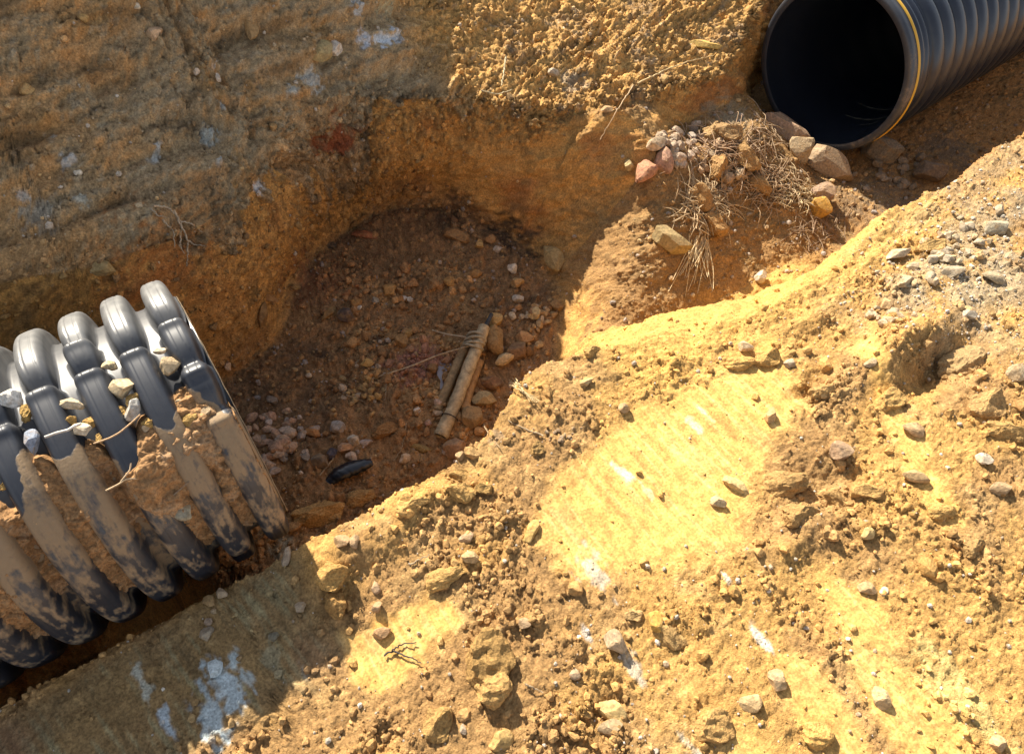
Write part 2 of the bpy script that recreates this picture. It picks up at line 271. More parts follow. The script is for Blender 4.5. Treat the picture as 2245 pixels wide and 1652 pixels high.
# patches, some of them painted shade: photo position, radius (m), stretch across the trench, colour, strength
PATCH = [(505, 1500, .030, 2.4, (.54, .61, .62), 1), (462, 1560, .026, 2.4, (.52, .59, .60), 1), (512, 1455, .016, 2, (.54, .61, .60), 1), (545, 1490, .010, 2, (.54, .61, .60), .6), (365, 1575, .011, 3, (.55, .63, .68), .9), (600, 1440, .02, 2.5, (.42, .40, .26), .5), (660, 1475, .010, 2.5, (.5, .5, .44), .5), (310, 1500, .012, 4, (.6, .6, .5), .8),
         (620, 1200, .03, 1.5, (.5, .46, .33), .6), (835, 90, .035, 1, (.70, .74, .78), 1), (800, 80, .03, 1, (.64, .68, .74), .9), (870, 75, .03, 1, (.68, .72, .76), .9), (790, 15, .03, 1, (.6, .68, .75), .8), (850, 10, .05, 1, (.5, .5, .35), .7), (680, 175, .04, 1, (.6, .6, .55), .8), (640, 195, .03, 1, (.55, .56, .5), .8),
         (460, 290, .03, 1, (.5, .54, .5), .8), (340, 345, .02, 1, (.62, .66, .66), .8), (345, 320, .015, 1, (.62, .66, .66), .8), (145, 350, .02, 1, (.62, .62, .6), .8), (565, 410, .02, 1, (.62, .66, .7), .8), (490, 345, .02, 1, (.5, .55, .55), .7), (180, 440, .02, 1, (.5, .55, .5), .6), (120, 300, .015, 1, (.6, .62, .55), .7), (470, 140, .012, 1, (.7, .66, .6), .8),
         (490, 230, .012, 1, (.6, .6, .55), .8), (80, 470, .05, 1, (.42, .42, .36), .6), (50, 430, .02, 1, (.6, .6, .58), .6), (410, 460, .10, 1, (.42, .26, .12), .7), (330, 390, .08, 1, (.38, .27, .15), .7),
         (1370, 1040, .012, 2.5, (.85, .72, .46), .8), (1420, 1080, .009, 3.5, (.8, .65, .4), .6), (1520, 930, .010, 3, (.8, .68, .42), .7), (1540, 900, .006, 4, (.8, .68, .42), .7), (1670, 1400, .012, 2.8, (.72, .68, .6), .8), (1590, 1265, .007, 4, (.74, .68, .58), .8), (1395, 1470, .014, 3, (.62, .56, .46), .7), (1560, 1690, .02, 3, (.7, .7, .6), .6), (1290, 1400, .009, 3, (.66, .62, .56), .7),
         (2100, 1510, .045, 2.4, (.70, .52, .20), .7), (1310, 1260, .03, 1.5, (.55, .52, .45), .6), (1090, 960, .02, 1, (.25, .2, .15), .5),
         (910, 800, .09, 1, (.36, .17, .12), .9), (960, 780, .06, 1, (.40, .19, .13), .8), (740, 300, .08, 1, (.30, .075, .03), .8), (690, 310, .06, 1, (.27, .08, .03), .7), (700, 600, .12, 1, (.27, .11, .05), .7), (1000, 470, .10, 1, (.06, .04, .03), .7), (1150, 530, .08, 1, (.07, .05, .035), .8), (1100, 520, .08, 1, (.07, .05, .035), .8), (830, 740, .03, 1.3, (.05, .045, .04), .7), (700, 770, .04, 1, (.07, .05, .035), .7),  # near-black ones paint the shade at the undercut wall foot
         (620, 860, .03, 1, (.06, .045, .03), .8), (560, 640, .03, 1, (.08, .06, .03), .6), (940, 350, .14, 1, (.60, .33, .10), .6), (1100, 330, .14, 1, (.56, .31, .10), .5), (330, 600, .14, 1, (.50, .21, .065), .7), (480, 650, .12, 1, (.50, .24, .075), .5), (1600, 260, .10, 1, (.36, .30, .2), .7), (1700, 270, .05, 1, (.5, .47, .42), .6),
         (1500, 600, .16, 1, (.30, .18, .08), .5), (1380, 600, .12, 1, (.33, .19, .08), .5), (1330, 350, .12, 1, (.46, .27, .10), .5), (1300, 470, .10, 1, (.27, .18, .08), .6), (1400, 205, .06, 1, (.2, .15, .1), .6), (1250, 180, .05, 1, (.36, .32, .25), .6), (1950, 420, .15, 1, (.20, .15, .1), .8), (2080, 330, .15, 1, (.18, .14, .1), .8), (1850, 450, .12, 1, (.24, .16, .09), .7)]  # last three paint the open pipe's shadow on the trench floor
nz = (v3 * .8 + .5 * fbm(U * 14, V * 14, 3, 120) + .8 * np.where(YG < 0, streak_s, strata * .5) + .5 * fbm(U * 70, V * 45, 2, 125)).reshape(-1)
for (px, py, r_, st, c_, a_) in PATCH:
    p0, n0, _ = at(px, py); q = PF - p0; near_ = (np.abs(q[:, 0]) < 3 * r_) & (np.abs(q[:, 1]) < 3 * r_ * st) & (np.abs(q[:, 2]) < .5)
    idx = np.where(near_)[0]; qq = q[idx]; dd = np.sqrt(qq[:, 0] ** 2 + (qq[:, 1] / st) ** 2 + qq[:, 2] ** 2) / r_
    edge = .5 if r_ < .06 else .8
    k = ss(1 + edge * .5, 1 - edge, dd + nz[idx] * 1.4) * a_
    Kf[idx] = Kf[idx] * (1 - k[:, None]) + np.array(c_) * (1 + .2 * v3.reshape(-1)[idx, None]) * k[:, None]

# ------------------------------------------------------------------ materials
def new_mat(name):
    m = bpy.data.materials.new(name); m.use_nodes = True; nt = m.node_tree; return m, nt, nt.nodes['Principled BSDF']
def nn(nt, kind, **kw):
    n = nt.nodes.new(kind)
    for k, v in kw.items(): setattr(n, k, v)
    return n
def noise_node(nt, scale, detail=6, rough=.6, vec=None):
    n = nn(nt, 'ShaderNodeTexNoise'); n.inputs['Scale'].default_value = scale; n.inputs['Detail'].default_value = detail; n.inputs['Roughness'].default_value = rough
    if vec: nt.links.new(vec, n.inputs['Vector'])
    return n
def soil_mat(name, src='ATTR', bump=.6, dist=.004, rough=.93, spec=.25, s1=160., s2=420.):
    m, nt, b = new_mat(name); L = nt.links.new
    tc = nn(nt, 'ShaderNodeTexCoord'); vec = tc.outputs['Object']
    if src == 'ATTR': a = nn(nt, 'ShaderNodeAttribute', attribute_name='Col'); c = a.outputs['Color']
    else: a = nn(nt, 'ShaderNodeObjectInfo'); c = a.outputs['Color']; vec = nn(nt, 'ShaderNodeNewGeometry').outputs['Position']
    n1 = noise_node(nt, s1, 5, .65, vec); n2 = noise_node(nt, s2, 3, .6, vec); n3 = noise_node(nt, s1 * .22, 4, .6, vec)
    r1 = nn(nt, 'ShaderNodeMapRange'); L(n1.outputs['Fac'], r1.inputs[0]); r1.inputs[1].default_value = .3; r1.inputs[2].default_value = .7; r1.inputs[3].default_value = .52; r1.inputs[4].default_value = 1.38
    r3 = nn(nt, 'ShaderNodeMapRange'); L(n3.outputs['Fac'], r3.inputs[0]); r3.inputs[1].default_value = .3; r3.inputs[2].default_value = .7; r3.inputs[3].default_value = .86; r3.inputs[4].default_value = 1.12
    mu = nn(nt, 'ShaderNodeMath', operation='MULTIPLY'); L(r1.outputs[0], mu.inputs[0]); L(r3.outputs[0], mu.inputs[1])
    vm = nn(nt, 'ShaderNodeVectorMath', operation='SCALE'); L(c, vm.inputs[0]); L(mu.outputs[0], vm.inputs['Scale'])
    L(vm.outputs[0], b.inputs['Base Color'])
    b.inputs['Roughness'].default_value = rough; b.inputs['Specular IOR Level'].default_value = spec
    ad = nn(nt, 'ShaderNodeMath', operation='MULTIPLY_ADD'); L(n2.outputs['Fac'], ad.inputs[0]); ad.inputs[1].default_value = .5; L(n1.outputs['Fac'], ad.inputs[2])
    bp = nn(nt, 'ShaderNodeBump'); bp.inputs['Strength'].default_value = bump; bp.inputs['Distance'].default_value = dist
    L(ad.outputs[0], bp.inputs['Height']); L(bp.outputs[0], b.inputs['Normal'])
    if name == 'soil':                                  # smooth where a bucket has scraped the clay
        g = nn(nt, 'ShaderNodeAttribute', attribute_name='grain'); L(g.outputs['Fac'], bp.inputs['Strength'])
    if src == 'OBJ':                                    # soil dust clinging to stones in patches
        dn = noise_node(nt, 45, 4, .65, vec); dr = nn(nt, 'ShaderNodeMapRange'); L(dn.outputs['Fac'], dr.inputs[0]); dr.inputs[1].default_value = .50; dr.inputs[2].default_value = .68; dr.inputs[4].default_value = .6
        dm = nn(nt, 'ShaderNodeMix', data_type='RGBA'); L(dr.outputs[0], dm.inputs[0]); L(vm.outputs[0], dm.inputs[6]); dm.inputs[7].default_value = (.40, .25, .11, 1)
        if name == 'stone': L(dm.outputs[2], b.inputs['Base Color'])
    return m
M_soil = soil_mat('soil', bump=.9, dist=.006)
M_clod = soil_mat('soil_clods', bump=.8, dist=.004)
M_stone = soil_mat('stone', 'OBJ', bump=.9, dist=.004, rough=.75, spec=.4, s1=110., s2=500.)
M_stoneA = soil_mat('gravel_stone', 'ATTR', bump=.4, dist=.002, rough=.8, spec=.35, s1=200., s2=600.)
M_straw = soil_mat('straw', 'OBJ', bump=.2, dist=.001, rough=.7, spec=.3, s1=200.)

# ------------------------------------------------------------------ mesh helpers
def mesh_np(name, V, Fq, colr=None, smooth=True):
    me = bpy.data.meshes.new(name); V = np.ascontiguousarray(V, np.float32); Fq = np.ascontiguousarray(Fq, np.int32); k = Fq.shape[1]
    me.vertices.add(len(V)); me.vertices.foreach_set('co', V.ravel())
    me.loops.add(Fq.size); me.loops.foreach_set('vertex_index', Fq.ravel())
    me.polygons.add(len(Fq)); me.polygons.foreach_set('loop_start', np.arange(0, Fq.size, k, dtype=np.int32)); me.polygons.foreach_set('loop_total', np.full(len(Fq), k, np.int32))
    me.polygons.foreach_set('use_smooth', np.full(len(Fq), smooth, bool))
    me.update(calc_edges=True)
    if colr is not None:
        a = me.color_attributes.new('Col', 'FLOAT_COLOR', 'POINT'); cc = np.ones((len(V), 4), np.float32); cc[:, :3] = np.clip(colr, 0, 1); a.data.foreach_set('color', cc.ravel())
    return me
def link(name, me, mat, parent=None, loc=None):
    o = bpy.data.objects.new(name, me); C.objects.link(o)
    if mat and not me.materials: me.materials.append(mat)
    if parent: o.parent = parent
    if loc is not None: o.location = loc
    return o
def tag(o, label=None, cat=None, group=None, kind=None):
    if label: o['label'] = label
    if cat: o['category'] = cat
    if group: o['group'] = group
    if kind: o['kind'] = kind
    return o
def grid_faces(nx, ny, wrap=False):
    i = np.arange(nx - 1)[:, None]; J = np.arange(ny if wrap else ny - 1)[None]; j2 = (J + 1) % ny
    return np.stack([i * ny + J, (i + 1) * ny + J, (i + 1) * ny + j2, i * ny + j2], -1).reshape(-1, 4)

# ------------------------------------------------------------------ ground: three stretches of one continuous sheet
nx_, ny_ = XG.shape
FQ = grid_faces(nx_, ny_)
fy = YG.reshape(-1)[FQ].mean(1); fdl = dl.reshape(-1)[FQ].mean(1)
cls = np.where(fdl > .0, 1, np.where(fy < .1, 0, 2))
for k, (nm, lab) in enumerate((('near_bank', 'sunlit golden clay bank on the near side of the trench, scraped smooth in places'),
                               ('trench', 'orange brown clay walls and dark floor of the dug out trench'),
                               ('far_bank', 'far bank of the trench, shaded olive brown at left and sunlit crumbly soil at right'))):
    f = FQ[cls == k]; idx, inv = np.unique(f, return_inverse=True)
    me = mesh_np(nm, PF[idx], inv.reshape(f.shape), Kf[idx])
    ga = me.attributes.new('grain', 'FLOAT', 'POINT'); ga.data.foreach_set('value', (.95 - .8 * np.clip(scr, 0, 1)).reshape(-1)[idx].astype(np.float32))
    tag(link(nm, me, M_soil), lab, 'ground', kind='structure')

# ------------------------------------------------------------------ stones
def ico(sub):
    import bmesh
    bm = bmesh.new(); bmesh.ops.create_icosphere(bm, subdivisions=sub, radius=1)
    v = np.array([x.co[:] for x in bm.verts]); f = np.array([[q.index for q in p.verts] for p in bm.faces]); bm.free(); return v, f
I1, I2, I3, I4 = ico(1), ico(2), ico(3), ico(4)
def rock(seed, ic=I3, cuts=11, lump=.12, sharp=1.0):
    r = np.random.default_rng(seed); v = ic[0].copy()
    for _ in range(cuts):
        n = nrm(r.normal(size=3)); c = r.uniform(.52, .86) if sharp else r.uniform(.75, .95)
        dd = v @ n; v = v - np.clip(dd - c, 0, None)[:, None] * n
    ph = r.uniform(0, 30, 6)
    nv = v + lump * .5 * np.stack([np.sin(v @ nrm(r.normal(size=3)) * 3.5 + ph[i]) for i in range(3)], -1)
    nv += lump * .16 * np.stack([np.sin(v @ nrm(r.normal(size=3)) * 11 + ph[i + 3]) for i in range(3)], -1)
    if len(nv) > 700:
        for fq, am in ((6, .05), (14, .028), (30, .014)):
            nv = nv * (1 + am * (np.abs(pnoise(nv[:, 0] * fq * .5 + ph[0], nv[:, 1] * fq * .5 + nv[:, 2] * fq * .37, seed)) * 2 - .5))[:, None]
    nv -= (nv.max(0) + nv.min(0)) / 2; nv /= np.abs(nv).max(0)
    return nv
ROCKS = [mesh_np('rock', rock(100 + i, I3, 14, .07), I3[1], smooth=False) for i in range(14)]
BIG = [mesh_np('rock', rock(300 + i, I4, 24, .06), I4[1], smooth=False) for i in range(8)]
def clodv(seed, ic=I3):
    v = rock(seed, ic, 10, .22, 1); r = np.random.default_rng(seed)
    for k in (4, 9, 17):
        v = v * (1 + .35 / k * np.sin(v @ nrm(r.normal(size=3)) * k + r.uniform(0, 6)) * np.sin(v @ nrm(r.normal(size=3)) * k))[:, None]
    return v + r.normal(size=v.shape) * .018
CLODS = [mesh_np('clod', clodv(500 + i, I4), I4[1], smooth=False) for i in range(8)]
for m_ in ROCKS + BIG: m_.materials.append(M_stone)
M_clodO = soil_mat('clod', 'OBJ', bump=1.0, dist=.006)
for m_ in CLODS: m_.materials.append(M_clodO)
GREYS, WHITE, PINK, TANS, OCHS, RED, DKG, BRN = (.36, .33, .29), (.66, .63, .58), (.46, .31, .24), (.46, .36, .22), (.50, .30, .10), (.34, .14, .10), (.13, .14, .16), (.26, .17, .09)
nseed = [0]
def stone(px, py, wpx, hpx, ang, colr, label, flat=.6, sink=.25, name='stone', cat='stone', group=None, kind='rock', lift=0, hit=None):
    """a stone whose long side is wpx and short side hpx wide in the picture, resting on the ground met at (px, py)"""
    nseed[0] += 1; k = nseed[0]
    p, n, t = hit if hit else at(px, py); s = t / F_PX * (.88 if (p[1] < -.42 and kind == 'rock' and wpx < 75) else 1)
    rx, ry = wpx * s / 2, hpx * s / 2; rz = min(rx, ry) * (.65 + flat * .5)
    src = CLODS if kind == 'clod' else (BIG if wpx > 60 else ROCKS)
    o = bpy.data.objects.new(name, src[k % len(src)]); C.objects.link(o)
    # lie against the surface: long axis follows the picture's angle
    nv = Vector(n).normalized(); nv = (nv + Vector((0, -.25, .6))).normalized()
    ax = Vector(R @ np.array((math.cos(math.radians(ang)), math.sin(math.radians(ang)), 0))); ax = (ax - ax.dot(nv) * nv).normalized()
    by = nv.cross(ax)
    o.matrix_world = Matrix.Translation(Vector(p) + nv * (rz * (1 - 2 * sink) + lift)) @ Matrix((ax, by, nv)).transposed().to_4x4() @ Matrix.Diagonal((rx, ry * 1.08, rz, 1))
    colr = np.array(colr) * (1.04, .96, .84)
    if not hit: a_ = .35 if kind == 'clod' else (.58 if p[1] < -.42 else .88); colr = a_ * colr + (1 - a_) * Kf[at.k]
    o.color = (*np.clip(colr, 0, 1), 1)
    tag(o, label, cat, group); return o
STONES = [
 # under and beside the open pipe
 (1815, 370, 104, 58, -22, (.37, .29, .21), 'large tan angular rock just below the open pipe mouth', .5, .2),
 (1742, 332, 56, 50, -30, (.38, .31, .21), 'squarish cream rock between the pinkish slab and the large tan rock', .8, .2),
 (1722, 292, 105, 50, -45, (.36, .26, .21), 'long pinkish grey slab wedged under the pipe mouth', .5, .25),
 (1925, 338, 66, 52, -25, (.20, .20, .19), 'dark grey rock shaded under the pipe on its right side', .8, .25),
 (1795, 430, 48, 40, 10, (.33, .23, .17), 'rounded brown pink stone just below the large tan rock', .8, .25),
 (1787, 462, 40, 44, 80, (.52, .31, .06), 'bright ochre wedge shaped stone below the brown pink stone', .9, .2),
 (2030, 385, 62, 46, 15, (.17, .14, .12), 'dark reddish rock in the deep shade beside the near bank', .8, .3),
 (1415, 386, 56, 40, 60, (.42, .20, .13), 'red brown stone at the left edge of the straw heap', .7, .2),
 (1450, 358, 58, 36, 105, (.42, .25, .19), 'pointed pink stone standing right of the red brown stone', .8, .2),
 (1437, 320, 46, 26, 25, (.55, .45, .33), 'pale flat stone above the two reddish stones', .5, .2),
 (1378, 366, 22, 22, 60, (.45, .37, .2), 'small olive stone left of the red brown stone', .8, .2),
 (1467, 530, 84, 50, -14, (.33, .26, .13), 'flat olive brown slab half under the straw tuft', .35, .2),
 (1662, 612, 28, 24, 80, (.58, .56, .50), 'pale grey round pebble at the foot of the golden slope', .9, .1),
 (1560, 300, 46, 34, 20, (.50, .36, .20), 'tan clump of soil on top of the straw heap', .8, .3),
 # pit floor
 (1217, 570, 74, 40, -62, (.36, .28, .14), 'large olive tan rock leaning on the right wall of the pit', .5, .2),
 (1123, 592, 24, 22, -30, (.78, .75, .70), 'bright white stone high on the right of the pit floor', .8, .1),
 (1134, 624, 30, 24, 0, (.50, .33, .16), 'tan stone directly below the bright white stone', .8, .2),
 (1136, 658, 16, 24, 80, (.48, .46, .44), 'slim grey stone below the tan stone on the pit floor', .8, .2),
 (1170, 692, 30, 26, 20, (.52, .42, .24), 'cream angular stone in the gravel at the right of the pit', .8, .2),
 (1222, 672, 26, 28, 90, (.30, .2, .1), 'brown square stone against the right pit wall', .8, .2),
 (1086, 705, 34, 30, 20, (.56, .38, .16), 'yellow tan stone touching the top end of the stick bundle', .9, .15),
 (1083, 755, 46, 68, 8, (.27, .17, .07), 'big brown oval stone right of the stick bundle', .8, .2),
 (1104, 790, 46, 28, 35, (.56, .44, .27), 'pale split stone below the big brown oval stone', .7, .15),
 (1150, 745, 42, 26, -18, (.40, .24, .12), 'orange brown stone between the pit wall and the big oval stone', .7, .2),
 (1130, 772, 60, 44, 35, (.20, .12, .07), 'dark brown block behind the pale split stone', .6, .3),
 (1180, 758, 26, 16, 25, (.42, .33, .2), 'small tan chip near the sunlit edge of the pit', .6, .2),
 (1075, 842, 30, 50, 70, (.17, .09, .05), 'dark red brown stone right of the middle of the sticks', .7, .25),
 (1058, 880, 52, 34, 25, (.38, .30, .17), 'greyish tan stone lying right of the lower stick end', .6, .25),
 (1035, 918, 46, 48, 0, (.27, .19, .10), 'round flat brown stone with a small pebble on it beside the stick foot', .5, .25),
 (1000, 985, 60, 46, -10, (.36, .23, .15), 'big pinkish brown rock at the bottom edge of the pit under the sticks', .8, .25),
 (985, 855, 14, 26, 70, (.30, .28, .30), 'wet grey pebble at the left edge of the sticks', .5, .3),
 (852, 640, 30, 28, 0, (.42, .25, .09), 'round ochre stone near the middle of the pit floor', .8, .25),
 (880, 656, 24, 14, -15, (.66, .62, .62), 'flat white pebble right of the round ochre stone', .6, .2),
 (900, 660, 14, 16, 80, (.62, .60, .58), 'tiny white pebble at the end of the flat white pebble', .7, .2),
 (823, 661, 16, 16, 0, (.30, .29, .26), 'small round grey pebble left of the white pebbles', .8, .3),
 (985, 622, 26, 24, 0, (.42, .25, .09), 'round ochre stone in the upper right of the pit floor', .7, .3),
 (1042, 600, 28, 24, 20, (.30, .17, .06), 'dull orange stone left of the bright white stone', .7, .35),
 (1050, 540, 22, 18, -60, (.50, .34, .14), 'pale orange pebble below the undercut wall', .8, .2),
 (1090, 548, 22, 16, -10, (.56, .50, .46), 'crumbly white pebble right of the pale orange pebble', .7, .2),
 (1075, 525, 24, 20, -35, (.36, .2, .09), 'oval orange brown stone under the far wall', .7, .3),
 (1000, 515, 60, 34, -15, (.30, .18, .08), 'wide brown block under the dark hollow of the far wall', .6, .4),
 (800, 517, 56, 18, -3, (.36, .13, .06), 'flat rust red stone pressed in the foot of the far wall', .6, .3),
 (730, 540, 46, 14, 5, (.07, .06, .05), 'flat dark stone left of the rust red stone', .5, .3),
 (757, 693, 38, 32, 10, (.085, .07, .075), 'dark glossy lump of slag in the left half of the pit floor', .7, .2),
 (720, 690, 20, 40, -30, (.24, .15, .06), 'brown wedge beside the dark slag lump', .7, .3),
 (780, 665, 26, 22, 0, (.36, .2, .07), 'orange lump above the dark slag lump', .7, .3),
 (787, 677, 12, 10, 0, (.6, .6, .6), 'tiny white pebble beside the dark slag lump', .7, .2),
 (575, 690, 22, 56, -5, (.20, .12, .05), 'upright brown sliver against the left pit wall', .5, .3),
 (590, 655, 34, 14, -5, (.27, .14, .05), 'small flat brown stone at the foot of the left pit wall', .5, .3),
 (500, 802, 14, 18, 0, (.6, .45, .33), 'small pale pebble close to the cut pipe end', .8, .2),
 (677, 824, 14, 12, 0, (.6, .54, .46), 'small pale pebble alone on the dark pit soil', .8, .2),
 (880, 750, 34, 30, 40, (.28, .17, .07), 'brown stone in the wet patch of the pit', .6, .3),
 (893, 733, 26, 18, 45, (.42, .27, .1), 'tan stone at the top of the wet patch', .7, .2),
 (806, 798, 28, 18, -5, (.48, .32, .12), 'pale ochre stone lying in the pit gravel', .7, .2),
 (825, 818, 22, 16, 70, (.34, .22, .1), 'brown oval stone under the pale ochre stone', .7, .25),
 (685, 950, 32, 24, 10, (.46, .24, .1), 'crumbly orange stone at the lower left of the pit', .7, .2),
 (742, 942, 28, 30, 80, (.33, .33, .35), 'blue grey round stone right of the crumbly orange stone', .8, .2),
 (775, 965, 30, 24, 0, (.55, .51, .46), 'white triangular stone right of the blue grey round stone', .8, .2),
 (800, 972, 32, 18, 10, (.42, .37, .38), 'flat lilac grey stone beside the white triangular stone', .6, .2),
 (845, 945, 60, 26, 20, (.32, .19, .08), 'long crumbly brown clod at the bottom of the pit', .6, .3),
 (880, 950, 22, 20, 0, (.32, .19, .09), 'small brown stone right of the long crumbly clod', .7, .3),
 (916, 900, 18, 14, 0, (.62, .6, .6), 'small bright stone left of the stick foot', .7, .2),
 (960, 886, 18, 16, 0, (.52, .39, .34), 'small pink stone left of the lower stick', .7, .2),
 (959, 908, 16, 22, 70, (.52, .4, .3), 'small oval pale stone beside the stick foot', .7, .2),
 (940, 927, 16, 16, 0, (.55, .36, .33), 'tiny pink pebble below the pale oval stone', .7, .2),
 (1010, 1000, 30, 22, 0, (.33, .26, .17), 'brown stone against the sunlit lip under the pinkish rock', .7, .3),
 (925, 985, 46, 18, -25, (.30, .21, .08), 'long thin brown stone left of the pinkish brown rock', .6, .3),
 (888, 1006, 28, 20, 15, (.55, .45, .36), 'pale tapered stone near the bottom lip of the pit', .7, .2),
 (755, 982, 30, 22, 30, (.50, .33, .24), 'pink tan stone in the gravel near the black plastic scrap', .8, .2),
 (770, 1005, 26, 20, 0, (.5, .4, .35), 'pale pink stone above the black plastic scrap', .8, .2),
 (727, 998, 20, 26, -20, (.03, .04, .08), 'small dark blue black fragment in the grey gravel', .6, .2),
 (700, 1010, 40, 30, 0, (.15, .13, .11), 'dark grey stone in the gravel by the pipe', .7, .2),
 # far bank
 (339, 76, 30, 24, 20, (.58, .43, .30), 'pale pink stone set in the shaded slope near the top left', .6, .35),
 (60, 198, 24, 22, 60, (.56, .37, .16), 'small yellow tan stone at the left edge of the shaded slope', .6, .35),
 (707, 118, 52, 34, 35, (.40, .34, .18), 'olive angular rock sticking out of the shaded slope', .6, .3),
 (733, 108, 30, 28, 35, (.66, .66, .66), 'white faced stone on the right side of the olive angular rock', .6, .3),
 (552, 60, 24, 44, 10, (.40, .27, .13), 'upright tan stone in the shaded slope left of the white patch', .5, .4),
 (185, 40, 18, 14, 0, (.45, .3, .12), 'tiny orange stone in the slope near the top edge', .6, .4),
 (300, 12, 14, 14, 0, (.7, .7, .65), 'white speck of stone at the very top of the slope', .6, .3),
 (433, 157, 12, 14, 0, (.62, .55, .48), 'small cream pebble in the middle of the shaded slope', .6, .3),
 (482, 170, 10, 18, 30, (.62, .56, .5), 'slim cream pebble right of the small cream pebble', .6, .3),
 (173, 378, 12, 14, -60, (.7, .68, .62), 'white oval pebble low on the shaded slope', .6, .3),
 (1210, 160, 22, 18, 0, (.4, .38, .34), 'grey stone in the crumbly sunlit ledge', .7, .3),
 (1330, 245, 26, 18, 10, (.42, .28, .15), 'tan stone in the sunlit ledge rim', .7, .3),
 (1545, 100, 70, 18, 4, (.6, .42, .12), 'bright ochre slab at the far bank left of the pipe', .5, .4),
 (225, 585, 44, 30, 5, (.36, .29, .15), 'olive flat stone on the rim above the cut pipe', .5, .35),
]
for s_ in STONES:
    px, py, a, b, ang, c_, lab, fl, sk = s_
    lift_ = .0 if 'pinkish grey slab' in lab else 0
    isclod = 'clod' in lab or 'clump' in lab or 'lump' in lab and 'slag' not in lab
    stone(px, py, a, b, ang, c_, lab, fl, sk, kind='clod' if isclod else 'rock', name='soil_clod' if isclod else 'stone', cat='clod' if isclod else 'stone', lift=lift_)
